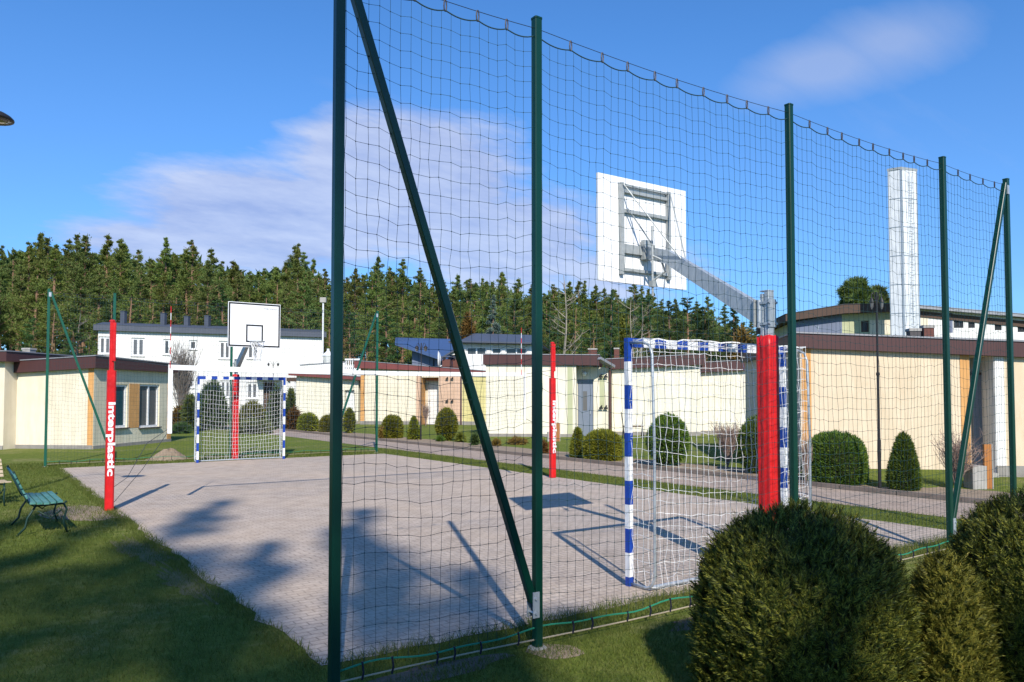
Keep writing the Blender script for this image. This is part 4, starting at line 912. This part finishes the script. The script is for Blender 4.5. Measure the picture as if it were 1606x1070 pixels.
# benches of plank and concrete by the doors, and a small metal garden seat
def plank_screen(label, px, d, y0, y1, wpx, cpx):
    p = DP(px, d); z1 = zat(p, y0); s_ = d/CF; T = thing('litter_bin_screen', label, 'screen', (p.x, p.y, 0), 'orange board and concrete screens by the doors')
    R = Matrix((RT, FH, Vector((0, 0, 1)))).transposed(); w_ = wpx*s_
    MB().box((p.x, p.y, z1/2), (w_, .05, z1), R).build('wooden_board', 'wood', T); e_ = p+RT*(w_/2+.012); MB().box((e_.x, e_.y, z1/2), (.02, .06, z1+.01), R).build('edge_strip', 'concrete', T)
    c = p-RT*(w_/2+cpx*s_/2+.005)+FH*.05; MB().box((c.x, c.y, z1*.26), (cpx*s_, .3, z1*.52), R, bev=.01).build('concrete_block', 'concrete', T)
plank_screen('upright orange board with a concrete block beside the right-hand grey door', 1546, 13.6, 697, 762, 11, 22)
plank_screen('upright orange board with a grey block behind the right volleyball post', 875, 28, 664, 699, 5, 14)
p = DP(992, 30); T = thing('garden_seat', 'small dark metal garden seat against the cream wall, behind the near goal', 'seat', (p.x, p.y, 0)); q = MB()
for sg in (-1, 1):
    x = p+RT*.36*sg; q.tube([x+FH*.2, x+Vector((0, 0, .45))-FH*.0, x+RT*.06*sg+FH*.12+Vector((0, 0, 1.0))], .02, 5); q.tube([x-FH*.3, x+Vector((0, 0, .45))], .02, 5)
q.build('seat_frame', 'black', T); MB().box((p.x, p.y, .46), (.75, .4, .04), rotz(-YAW)).build('seat', 'brownwood', T)
p = DP(1152, 24); T = thing('stone_bench', 'low pale stone bench on the grass behind the bare shrub', 'bench', (p.x, p.y, 0)); MB().box((p.x, p.y, .4), (.9, .35, .09), rotz(-YAW)).build('seat', 'concrete', T)
for sg in (-.3, .3): x = p+RT*sg; MB().box((x.x, x.y, .18), (.1, .3, .35), rotz(-YAW)).build('leg', 'concrete', T)

# ------------------------------------------------------------------ vegetation
def rand_dirs(n):
    v = RNG.normal(size=(n, 3)); return v/np.linalg.norm(v, axis=1)[:, None]
def sprays(P, Nn, size, width, up=.4, jit=.7, fan=1, spread=.5):
    """thin leaf triangles rooted at P, pointing along normals Nn plus upward bias and jitter"""
    n = len(P); out = []
    d = Nn+np.array([0, 0, up])+rand_dirs(n)*jit; d /= np.linalg.norm(d, axis=1)[:, None]
    side = np.cross(d, rand_dirs(n)); side /= np.linalg.norm(side, axis=1)[:, None]+1e-9
    L = size*RNG.uniform(.6, 1.35, n)
    for k in range(fan):
        a = (k-(fan-1)/2)*spread
        dk = d*math.cos(a)+side*math.sin(a); sk = np.cross(np.cross(d, side), dk)
        l = (L*(1-.25*abs(a)/max(spread, .01)))[:, None]; q = P+dk*l*.12*k/max(1, fan)
        out.append(np.stack([q-sk*width*.5, q+sk*width*.5, q+dk*l], axis=1))
    return np.concatenate(out)
PROFILE = {
 'round': [(0, .7), (.08, .86), (.25, .98), (.42, 1), (.6, .94), (.75, .8), (.87, .6), (.95, .36), (1, 0)],
 'dome': [(0, .92), (.1, .97), (.3, 1), (.5, .98), (.66, .91), (.8, .77), (.9, .57), (.97, .31), (1, 0)],
 'egg': [(0, .3), (.06, .5), (.18, .8), (.35, .98), (.5, 1), (.65, .93), (.8, .74), (.9, .5), (.97, .25), (1, 0)],
 'cone': [(0, .85), (.08, .97), (.2, 1), (.4, .9), (.6, .73), (.78, .54), (.9, .38), (.96, .24), (1, 0)],
 'loose': [(0, .6), (.15, .9), (.4, 1), (.65, .8), (.85, .5), (1, .05)],
 'bullet': [(0, .95), (.12, 1), (.35, .97), (.55, .86), (.75, .68), (.88, .48), (.96, .28), (1, 0)],
 'column': [(0, .8), (.1, 1), (.6, .95), (.8, .75), (.93, .4), (1, 0)]}
def bush(label, cat, c, r, h, prof, mat_, n, size, width, group=None, lumps=.05, fan=1, name='clipped_bush', seed=0, core=.9, up=.35, jit=.7, z0=0.0):
    pr = np.array(PROFILE[prof]); t = RNG.uniform(0, 1, n*2); rr = np.interp(t, pr[:, 0], pr[:, 1]); keep = RNG.uniform(0, 1, n*2) < (rr+.12); t = t[keep][:n]; rr = rr[keep][:n]
    a = RNG.uniform(0, 2*PI, len(t)); s = seed*1.7
    lm = 1+lumps*(np.sin(3*a+s+4*t)*.5+np.sin(5*a-7*t+s*2)*.5+np.sin(9*a+11*t+s)*.35+np.sin(17*a-13*t)*.2)
    r = r-size*.4; R = r*rr*lm; z = (h-size*.5)*t*(1+lumps*.4*np.sin(4*a+s)); P = np.stack([R*np.cos(a), R*np.sin(a), z], 1)
    dr = np.gradient(pr[:, 1], pr[:, 0]); sl = np.interp(t, pr[:, 0], dr)
    N_ = np.stack([np.cos(a), np.sin(a), -sl*r/h*.8], 1); N_ /= np.linalg.norm(N_, axis=1)[:, None]
    P = P-N_*(size*RNG.uniform(.15, .9, len(t)))[:, None]; P[:, 2] = np.maximum(P[:, 2], .01)
    c = np.array([c[0], c[1], z0]); T = sprays(P+c, N_, size, width, up, jit, fan)
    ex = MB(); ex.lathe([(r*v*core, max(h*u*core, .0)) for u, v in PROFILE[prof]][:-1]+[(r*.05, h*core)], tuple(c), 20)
    return tag(tris_obj(name, T, [mat_, 'bushcore'], None, ex), label, cat, group)
def pxbush(label, px, base, wpx, top, prof, mat_, n, size, width, group='clipped bushes along the path', cat='bush', **k):
    b = G(px, base); d = (b-Vector((CAM.x, CAM.y, 0))).dot(FH); r = wpx/2*d/CF; c = b+FH*r*.75; d += r*.75; r = wpx/2*d/CF; h = zat(c, top)
    return bush(label, cat, c, r, h, prof, mat_, n, size, width, group, **k)
# three big thuja bushes in the foreground
def near_bush(label, px, d, top, wpx, prof, mat_, n, seed):
    """clusters of flattened fern-like sprays with dark gaps between them"""
    c = DP(px, d); r = wpx/2*d/CF-.022; h = zat(c, top)-.035; pr = np.array(PROFILE[prof]); T = []
    nc = n//14; t = RNG.uniform(0, 1, nc*3); rr = np.interp(t, pr[:, 0], pr[:, 1]); k = RNG.uniform(0, 1, nc*3) < rr+.12; t = t[k][:nc]; rr = rr[k][:nc]
    a = RNG.uniform(0, 2*PI, len(t)); lm = 1+.05*(np.sin(3*a+seed+4*t)*.5+np.sin(5*a-7*t+seed*2)*.5+np.sin(11*a+13*t)*.4)
    R_ = r*rr*lm; P = np.stack([R_*np.cos(a), R_*np.sin(a), h*t], 1); dr = np.interp(t, pr[:, 0], np.gradient(pr[:, 1], pr[:, 0]))
    N_ = np.stack([np.cos(a), np.sin(a), -dr*r/h*.8], 1); N_ /= np.linalg.norm(N_, axis=1)[:, None]
    cl = np.sin(a*13+t*9+seed)*np.sin(t*17-a*5+seed*3)+.6*np.sin(a*29-t*23)*np.sin(t*41+a*7); P = P-N_*(RNG.uniform(.005, .05, len(t))+np.clip(-cl, 0, 1)*.06)[:, None]
    ax = N_*.5+np.array([0, 0, .75])+rand_dirs(len(t))*.5; ax /= np.linalg.norm(ax, axis=1)[:, None]
    sd = np.cross(ax, N_+rand_dirs(len(t))*.8); sd /= np.linalg.norm(sd, axis=1)[:, None]; Ls = RNG.uniform(.03, .085, len(t))
    for m in range(14):                                             # leaflets in pairs along each frond
        f = (m//2+.5)/7; sg = 1 if m % 2 else -1; root = P+ax*(Ls*f)[:, None]; w_ = rand_dirs(len(t))*.22
        dr_ = ax*.75+sd*sg*.72+w_; dr_ /= np.linalg.norm(dr_, axis=1)[:, None]; l = (Ls*(.5-.3*f)*RNG.uniform(.7, 1.3, len(t)))[:, None]; wd = np.cross(dr_, N_+rand_dirs(len(t))*.3); wd /= np.linalg.norm(wd, axis=1)[:, None]
        T.append(np.stack([root-wd*.0022, root+wd*.0022, root+dr_*l], 1)); T.append(np.stack([root+dr_*l*.3-wd*.0028, root+dr_*l*.3+wd*.0028, root+dr_*l*1.1+ax*l*.25], 1))
    T = np.concatenate(T)+np.array([c.x, c.y, 0]); T[..., 2] = np.maximum(T[..., 2], .003)
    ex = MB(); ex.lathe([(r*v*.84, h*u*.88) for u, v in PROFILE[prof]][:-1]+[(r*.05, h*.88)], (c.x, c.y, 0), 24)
    return tag(tris_obj('thuja_bush', T, [mat_, 'bushcore'], None, ex), label, 'bush', 'large thuja bushes in the foreground')
near_bush('largest rounded thuja bush in front of the fence, its top below the red padded post', 1250, 4.15, 788, 330, 'dome', 'thuja', 190000, 1)
near_bush('small conical golden-tinged thuja between the two big rounded bushes', 1476, 4.2, 864, 138, 'bullet', 'thuja_gold', 90000, 2)
near_bush('rounded dark thuja bush cut off by the right edge of the picture', 1618, 4.55, 768, 262, 'dome', 'thuja', 140000, 3)
CB = 'clip_yel'
pxbush('small round bush beside the far goal, first of the row by the pale wing', 479.5, 677, 34, 646, 'dome', CB, 3500, .12, .05)
pxbush('round bush just left of the black fence post in the row by the pale wing', 513, 678, 32, 649, 'dome', CB, 3500, .12, .05)
pxbush('narrow upright bush half hidden behind the nearest fence post', 546, 680, 20, 638, 'egg', CB, 3000, .12, .05)
pxbush('round bush right of the far fence brace, in front of the cream wall', 613, 688, 36, 649, 'dome', CB, 4500, .1, .045)
pxbush('small pointed conical bush beside the black double lantern', 648, 690, 22, 651, 'cone', CB, 3000, .09, .04)
pxbush('egg-shaped bush in front of the pink wall', 699, 692, 37, 637.5, 'egg', CB, 5500, .1, .04)
pxbush('small conical bush in front of the set-back grey door', 907, 719, 27, 668, 'cone', CB, 4500, .07, .028)
pxbush('broad round bush right of the grey door, beside the near goal post', 948, 724, 64, 671, 'dome', CB, 9000, .07, .028)
pxbush('tall egg-shaped bush seen through the near goal net', 1053, 733, 68, 646, 'egg', 'clip', 10000, .065, .026)
pxbush('egg-shaped bush half hidden behind the red padded pole', 1193, 745, 58, 650, 'egg', 'clip', 9000, .06, .024)
pxbush('wide round bush in front of the peach wall, left of the slim lantern', 1326, 762, 99, 674, 'dome', 'clip', 17000, .05, .019)
pxbush('dark conical bush right of the slim lantern', 1428, 771, 51, 676.5, 'cone', 'clip', 11000, .05, .018)
# low plants in the beds
for px, b_, w_, t_, m_, lb in ((690, 693, 12, 683, 'clip', 'tiny dark shrub at the foot of the egg-shaped bush'), (722, 694, 18, 676, 'broadleaf', 'low yellow-green shrub below the brown drainpipe'), (744, 699, 15, 677, 'pine_deep', 'small dark green shrub beside the slanted green brace'), (778, 700, 16, 688, 'rust', 'low rusty shrub at the foot of the cream wall'),
   (812, 698, 32, 684, 'rust', 'low spreading rusty shrub under the white antenna'), (853, 712, 14, 690, 'rust', 'low rusty shrub left of the right volleyball post'), (597, 688, 10, 668, 'rust', 'thin reddish shrub beside the far fence brace')):
    pxbush(lb, px, b_, w_, t_, 'loose', m_, 900, .16, .05, None, 'shrub', lumps=.25, name='low_shrub', core=.6, jit=1.0)
def px_shrub(label, px, d, base_z, wpx, top, m_, n=2500, prof='loose', size=.3, name='shrub'):
    c = DP(px, d); r = wpx/2*d/CF; return bush(label, 'shrub', c, r, zat(c, top)-base_z, prof, m_, n, size, size*.35, None, .2, 1, name, px, .75, .4, .9, base_z)
px_shrub('big dark evergreen shrub behind the left half of the far goal net', 334, 38, 0, 46, 596, 'pine_deep', 7000)
px_shrub('dark green shrub left of the far goal post', 300, 36, 0, 30, 618, 'pine', 3500)
px_shrub('dark shrub behind the right half of the far goal net', 436, 38, 0, 34, 606, 'pine_deep', 4500)
px_shrub('yellow-green shrub below the windows of the white house', 396, 50, 0, 40, 628, 'broadleaf', 3500)
px_shrub('low olive shrub in the middle of the garden behind the far goal', 398, 34, 0, 60, 658, 'pine', 4500)
px_shrub('clipped green hedge end between the far goal and the pale wing', 457, 52, 0, 15, 608, 'pine', 2500, 'column')
px_shrub('reddish bare-looking shrub beside the far goal post', 461, 38, 0, 26, 638, 'rust', 1800)
px_shrub('brownish shrub between the cream house and the far goal', 281, 40, 0, 26, 636, 'rust', 2200)
px_shrub('dark low shrub at the corner of the cream house', 284, 34, 0, 30, 664, 'pine_deep', 2500)

def twigs(mb, root, h, r, n, rad, rnd, rec=2):
    for i in range(n):
        a = rnd.uniform(0, 2*PI); tilt = rnd.uniform(.05, 1)*r; tip = root+Vector((math.cos(a)*tilt, math.sin(a)*tilt, h*rnd.uniform(.65, 1)))
        mid = root.lerp(tip, .5)+Vector((rnd.gauss(0, r*.06)-math.cos(a)*tilt*.18, rnd.gauss(0, r*.06)-math.sin(a)*tilt*.18, 0)); mb.tube([root, mid, tip], [rad, rad*.8, rad*.35], 3, cap=False)
        for _ in range(rec*3):
            f = rnd.uniform(.35, .95); p = root.lerp(mid, f*2) if f < .5 else mid.lerp(tip, f*2-1)
            e = p+Vector((rnd.gauss(0, r*.25)+math.cos(a)*r*.12, rnd.gauss(0, r*.25)+math.sin(a)*r*.12, h*rnd.uniform(.08, .28))); mb.tube([p, e], [rad*.6, rad*.25], 3, cap=False)
            for _ in range(rec): g = p.lerp(e, rnd.uniform(.3, .9)); mb.tube([g, g+Vector((rnd.gauss(0, r*.12), rnd.gauss(0, r*.12), h*rnd.uniform(.03, .14)))], [rad*.4, rad*.2], 3, cap=False)
def bare_shrub(label, px, d, base, wpx, top, n, rad, m_='twig', seed=1):
    c = DP(px, d); r = wpx/2*d/CF; q = MB(); twigs(q, Vector((c.x, c.y, 0)), zat(c, top), r, n, rad, random.Random(seed)); return tag(q.build('bare_shrub', m_), label, 'shrub')
bare_shrub('leafless pinkish shrub in front of the recessed grey door on the right', 1497, 13.6, 776, 84, 686, 60, .0065)
bare_shrub('leafless reddish shrub behind the near goal net', 1140, 17.5, 740, 54, 667, 60, .008, seed=2)
bare_shrub('leafless shrub at the orange corner stripe right of the net support', 1262, 14.3, 730, 22, 686, 24, .006, seed=3)
bare_shrub('round leafless grey shrub in front of the white house, behind the orange corner', 285, 44, 690, 50, 550, 90, .022, 'greytwig', 4)
bare_shrub('pale leafless shrub by the white door of the pale wing', 530, 43, 665, 26, 645, 30, .018, 'greytwig', 5)
bare_shrub('leafless climber twigs by the pink entrance', 668, 42, 666, 16, 636, 26, .018, 'twig', 6)

# pines: a few tree models, then many copies
def pine_model(kind, seed, dens=1.0):
    """height 1, crown about .22 wide; returns (trunk MB, crown tris)"""
    rnd = random.Random(seed); q = MB(); lean = (rnd.gauss(0, .012), rnd.gauss(0, .012)); tr = [Vector((lean[0]*math.sin(z*3)+0, lean[1]*math.sin(z*2.3), z)) for z in np.linspace(-.02, .97, 9)]
    q.tube(tr, [.0135*(1-z*.9)+.0012 for z in np.linspace(0, 1, 9)], 6)
    if kind == 'scots': z0, W, nb, flat = rnd.uniform(.34, .52), rnd.uniform(.105, .155), 56, rnd.uniform(.3, .5); ex_ = rnd.uniform(.7, 1.15); lop = rnd.uniform(0, 6.28)
    elif kind == 'young': z0, W, nb, flat = .08, rnd.uniform(.2, .26), 70, .3
    elif kind == 'spruce': z0, W, nb, flat = .06, rnd.uniform(.15, .18), 90, -.25
    else: z0, W, nb, flat = .32, .28, 110, .2
    P = []; N_ = []
    for i in range(nb):
        f = (i+rnd.random())/nb; z = z0+(.985-z0)*f
        if kind == 'scots': L = W*((1-f)**ex_*1.12+.03)*rnd.uniform(.4, 1.25)*(.7 if f < .12 else 1)
        elif kind in ('spruce',): L = W*((1-f)*.97+.03)*rnd.uniform(.8, 1.05)
        elif kind == 'young': L = W*((1-f)**.65*.9+.07)*rnd.uniform(.6, 1.1)
        else: L = W*math.sqrt(max(.03, 1-((f-.3)/.72)**2))*rnd.uniform(.6, 1.05)
        a = rnd.uniform(0, 2*PI); L *= 1+(.28*math.cos(a-lop+f*3) if kind == 'scots' else 0); rise = L*(flat+rnd.uniform(-.15, .2)); b0 = Vector((lean[0]*math.sin(z*3), lean[1]*math.sin(z*2.3), z)); tip = b0+Vector((L*math.cos(a), L*math.sin(a), rise))
        q.tube([b0, b0.lerp(tip, .5)-Vector((0, 0, L*.05)), tip], [.0028, .0018, .0008], 3, cap=False)
        for tt in (.4, .62, .82, 1.0):
            if kind == 'scots' and rnd.random() < .24: continue
            p = b0.lerp(tip, tt); cr = (.007+.026*(1-f)+(.006*(1-f) if tt > .7 else 0))*rnd.uniform(.65, 1.35); n = int(34*dens)
            v = rand_dirs(n)*(RNG.uniform(.2, 1, n)**.5)[:, None]*np.array([cr, cr, cr*.62]); P.append(v+np.array(p)); o = v/np.array([cr, cr, cr]); o[:, 2] += .35; N_.append(o)
    n = 60; zz = RNG.uniform(.86, .995, n); v = np.stack([RNG.normal(0, 1, n)*(.003+.09*(1-zz)), RNG.normal(0, 1, n)*(.003+.09*(1-zz)), zz], 1); P.append(v); N_.append(np.tile([0, 0, 1.0], (n, 1)))
    P = np.concatenate(P); N_ = np.concatenate(N_); return q, sprays(P, N_, (.017 if kind != 'spruce' else .015)*(1-.5*np.clip((P[:, 2]-.6)/.4, 0, 1)**1.5), .005, .2, .6)
MODELS = {}
def model(kind, i, m_, dens=1.0):
    k = (kind, i, m_)
    if k not in MODELS:
        q, T = pine_model(kind, 100+i*7+len(kind), dens)
        tr = q.build('trunk', 'bark'); cr = tris_obj('crown', T, m_); MODELS[k] = (tr.data, cr.data); bpy.data.objects.remove(tr); bpy.data.objects.remove(cr)
    return MODELS[k]
def tree(name, label, cat, loc, H, wide, kind, i, m_, group=None, rot=None, dens=1.0):
    tr, cr = model(kind, i, m_, dens); T = thing(name, label, cat, loc, group); T.scale = (H*wide, H*wide, H); T.rotation_euler.z = random.uniform(0, 6.28) if rot is None else rot
    for nm, me in (('trunk', tr), ('crown', cr)): o = bpy.data.objects.new(nm, me); COL.objects.link(o); o.parent = T
    return T
ENV = [(-80, 372), (0, 378), (60, 362), (130, 378), (180, 374), (230, 392), (290, 374), (340, 395), (400, 410), (460, 384), (520, 424), (590, 404), (640, 416), (700, 434), (780, 424), (830, 444), (885, 432), (950, 452), (1000, 448), (1050, 468), (1100, 468), (1130, 486), (1180, 505), (1240, 528)]
def env(px): return float(np.interp(px, [a for a, _ in ENV], [b for _, b in ENV]))
def zone(px): return 'at the left, beyond the cream house' if px < 150 else 'above the white house' if px < 520 else 'above the blue and grey roofs' if px < 830 else 'right of centre, below the near backboard'
rows = [('back', 118, 19, -18, 16), ('middle', 100, 24, 0, 26), ('front', 86, 31, 30, 30)]
for nm, dist, step, drop, jit in rows:
    px = -90 if nm != 'front' else -70; k = 0
    while px < 1215:
        x = px+random.uniform(-5, 5); d = dist+random.uniform(-6, 6)-(8 if x > 850 else 0); top = env(x)+drop*(.55 if nm == 'back' else 1)+random.uniform(-jit*.5, jit)*(1.0); top += 14 if nm == 'back' else 0
        p = DP(x, d); H = zat(p, top); sc = random.random()
        m_ = 'pine_yel' if sc < .42 else 'pine'
        if H > 3: tree('pine_tree', f'tall pine in the {nm} row of the forest, {zone(x)}', 'pine tree', p, H, random.uniform(.95, 1.3)*(17/max(H, 9))**.4, 'scots', k % 9, m_, f'forest pines in the {nm} row, {zone(x)}')
        px += step*random.uniform(.8, 1.25); k += 1
# lower, denser evergreens at the forest edge
k = 0
for x, top, d, kd in ((48, 497, 64, 1), (84, 486, 60, 0), (112, 505, 56, 1), (140, 520, 58, 0), (172, 470, 78, 1), (205, 455, 80, 0), (238, 470, 79, 0), (275, 462, 82, 1), (310, 470, 80, 0), (345, 455, 82, 1), (380, 470, 82, 0), (415, 462, 84, 1), (450, 475, 82, 0), (484, 480, 82, 1), (515, 490, 80, 0), (545, 470, 78, 1), (575, 480, 74, 0), (603, 490, 74, 1), (632, 470, 76, 0), (668, 480, 78, 0), (700, 478, 78, 1), (738, 474, 76, 0), (806, 470, 76, 1), (836, 480, 70, 0), (862, 490, 66, 1), (905, 478, 66, 0), (930, 500, 62, 1), (985, 490, 62, 0), (1015, 462, 66, 1), (1048, 472, 64, 1), (1078, 466, 66, 1), (1105, 480, 66, 1), (1140, 510, 62, 0), (1172, 518, 62, 1), (1200, 520, 60, 0)):
    p = DP(x, d); H = zat(p, top); w_ = random.uniform(1.0, 1.45)
    tree('young_pine', f'bushy low {"deep green" if kd else "olive green"} pine at the forest edge, {zone(x)}', 'pine tree', p, H, w_, 'young', k % 4, 'pine_deep' if kd else 'pine_yel', f'bushy {"deep green" if kd else "olive"} pines at the forest edge, {zone(x)}'); k += 1
def one(name, label, px, d, top, wide, kind, i, m_, dens=1.0): p = DP(px, d); return tree(name, label, 'tree', p, zat(p, top), wide, kind, i, m_, None, None, dens)
one('blue_spruce', 'pale blue-green spruce behind the grey-roofed strip-window house', 774, 66, 462, 1.15, 'spruce', 0, 'spruce_blue', 1.3)
one('spruce_tree', 'dark narrow spruce left of the near backboard pole, above the brown roof edge', 961, 48, 452, .8, 'spruce', 1, 'pine_deep', 1.3)
one('pine_tree', 'small slender pine standing alone right of the near backboard arm', 1152, 60, 474, 1.2, 'spruce', 2, 'pine_deep')
for lb, px, w_, tp, n in (('round-headed dark pine behind the timber house left of the chimney tower', 1347, 50, 439, 6500), ('lower dark pine crown touching the left side of the chimney tower', 1380, 40, 452, 4500)):
    c = DP(px, 60); r = w_/2*60/CF; z1 = zat(c, tp); z0 = zat(c, tp+52); T = thing('pine_tree', lb, 'tree', (c.x, c.y, 0)); MB().tube([(c.x, c.y, 0), (c.x, c.y, z0+.5)], [.2, .12], 6).build('trunk', 'bark', T)
    o = bush('', '', c, r, z1-z0, 'egg', 'pine', n, .42, .11, None, .5, 2, 'crown', px, .5, .4, .9, z0)
    o.parent = T; o.location = (-c.x, -c.y, 0)
px_shrub('rust-coloured shrub beside the blue spruce', 734, 64, 2.2, 32, 494, 'rust', 4000, 'egg', .4)
px_shrub('yellow-green cypress-like shrub beside the dark narrow spruce', 977, 46, 0, 16, 500, 'broadleaf', 3000, 'column', .3)
px_shrub('brown leafless-looking shrub above the brown roof near the red padded pole', 1165, 52, 0, 70, 515, 'rust', 4000, 'loose', .4)
def bare_tree(label, px, d, top, m_, seed, rad=.09, lean=0.0):
    rnd = random.Random(seed); p = DP(px, d); H = zat(p, top); T = thing('bare_tree', label, 'tree', (p.x, p.y, 0)); q = MB(); b = Vector((p.x, p.y, 0)); pts = [b+RT*(lean*H*f+.12*math.sin(f*7+seed))+Vector((0, 0, H*f)) for f in np.linspace(0, 1, 9)]
    q.tube(pts, [rad*(1-.85*f) for f in np.linspace(0, 1, 9)], 6); q.build('trunk', m_, T); q = MB()
    for i in range(12):
        f = .35+.6*(i+rnd.random())/12; j = f*8; a0 = pts[int(j)].lerp(pts[min(8, int(j)+1)], j-int(j)); a = rnd.uniform(0, 2*PI); L = H*rnd.uniform(.07, .17)*(1.2-f*.6); e = a0+Vector((math.cos(a)*L, math.sin(a)*L, L*rnd.uniform(.3, 1.1)))
        q.tube([a0, a0.lerp(e, .5)-Vector((0, 0, L*.06)), e], [rad*.28, rad*.2, rad*.08], 4, cap=False)
        for _ in range(5):
            g = a0.lerp(e, rnd.uniform(.3, 1)); q.tube([g, g+Vector((rnd.gauss(0, L*.25), rnd.gauss(0, L*.25), L*rnd.uniform(.1, .5)))], [rad*.1, rad*.05], 3, cap=False)
    q.build('branches', m_, T); return T
bare_tree('pale bare trunk with few branches between the volleyball post and the brown roof', 884, 47, 432, 'palebark', 3, .12, .01)
bare_tree('leafless birch-like tree right of the dark narrow spruce', 992, 54, 470, 'palebark', 5, .1)
bare_tree('leafless tree with thin pale branches behind the near backboard', 1004, 56, 478, 'palebark', 8, .08, .015)
bare_tree('brown leafless tree between the bushy pines and the white house', 121, 57, 492, 'greytwig', 6, .1, .01)
# distant forest mass behind the rows of pines
n = 26000; X = RNG.uniform(-150, 1240, n); dd = RNG.uniform(122, 140, n); P = []
for x, d, u in zip(X, dd, RNG.uniform(0, 1, n)):
    p = DP(x, d); zt_ = (622-(env(x)+26))/CF*d+1.5; P.append((p.x, p.y, max(.2, zt_*u)))
P = np.array(P); tag(tris_obj('forest_mass', sprays(P, rand_dirs(n), 1.5, .9, .3, .6), 'pine_deep'), 'dark mass of the forest interior behind the rows of pines', 'forest', kind='stuff')

# pines standing behind the viewer; their shade dapples the lawn, the near posts and the big bushes
for i, (pp_, al, H, w_, dn) in enumerate([(-2.2, -29.5, 27.5, .62, 1.0), (-4.3, -28.0, 27.5, .58, .8), (-6.4, -30, 28.5, .6, .8), (.1, -19.0, 14.2, 1.05, .8), (1.8, -19.4, 14.6, 1.0, 1.3), (-9.2, -28.0, 28.5, .6, .7), (-1.3, -27.4, 22.6, .68, .8), (-5.4, -26.5, 25.0, .58, .9), (-7.9, -27.5, 26, .6, .8), (-3.2, -26, 22.8, .62, 1.0)]):
    x, y = pp_*.913+al*.408, -pp_*.408+al*.913
    tree('pine_tree', 'pine standing on the lawn behind the viewer, out of the picture', 'pine tree', (x, y, 0), H, w_, 'scots', 10+i, 'pine', 'pines behind the viewer', None, dn)

# grass blades on the near lawn and along the paving edges
def blades(n, fx, hmin, hmax, wd):
    P = fx(n); n = len(P); a = RNG.uniform(0, 2*PI, n); h = RNG.uniform(hmin, hmax, n); lean = RNG.normal(0, .55, (n, 2))*h[:, None]; s = np.stack([np.cos(a), np.sin(a)], 1)*wd
    b0 = np.concatenate([P-s, np.zeros((n, 1))-.002], 1); b1 = np.concatenate([P+s, np.zeros((n, 1))-.002], 1); tp = np.concatenate([P+lean, h[:, None]], 1); return np.stack([b0, b1, tp], 1)
def rect_pts(x0, x1, y0, y1, clump=.0):
    def f(n):
        p = np.stack([RNG.uniform(x0, x1, n), RNG.uniform(y0, y1, n)], 1)
        k = np.sin(p[:, 0]*5.1+np.sin(p[:, 1]*3.7)*1.5)*np.sin(p[:, 1]*4.3+np.sin(p[:, 0]*2.9)*1.7); return p[RNG.uniform(-1, 1, n) < k*clump+(1-clump)]
    return f
B_ = []
B_.append(blades(120000, rect_pts(-6.6, CX0+.0, -2.6, 5, .35), .015, .045, .0022))
B_.append(blades(60000, rect_pts(-8, CX0-.02, 5, 16, .3), .02, .06, .004))
B_.append(blades(70000, rect_pts(-3.1, 2.2, -2.6, -.84, .4), .015, .045, .0022))
B_.append(blades(16000, rect_pts(CX0+.02, CX1, -.80, CY0+.03, .5), .03, .095, .0026))
B_.append(blades(9000, rect_pts(CX0-.14, CX0+.04, -.4, 15, .6), .02, .07, .003))
B_.append(blades(30000, rect_pts(CX1-.02, 6.0, -2, 15, .3), .02, .05, .004))
B_.append(blades(30000, rect_pts(2.2, 9, -3, -.84, .4), .015, .05, .003))
B_.append(blades(14000, rect_pts(-4, 6, 15.1, 17, .3), .03, .07, .006))
tag(tris_obj('grass_blades', np.concatenate(B_), 'grass'), 'short spring grass on the lawn around the paved court', 'grass', kind='stuff')
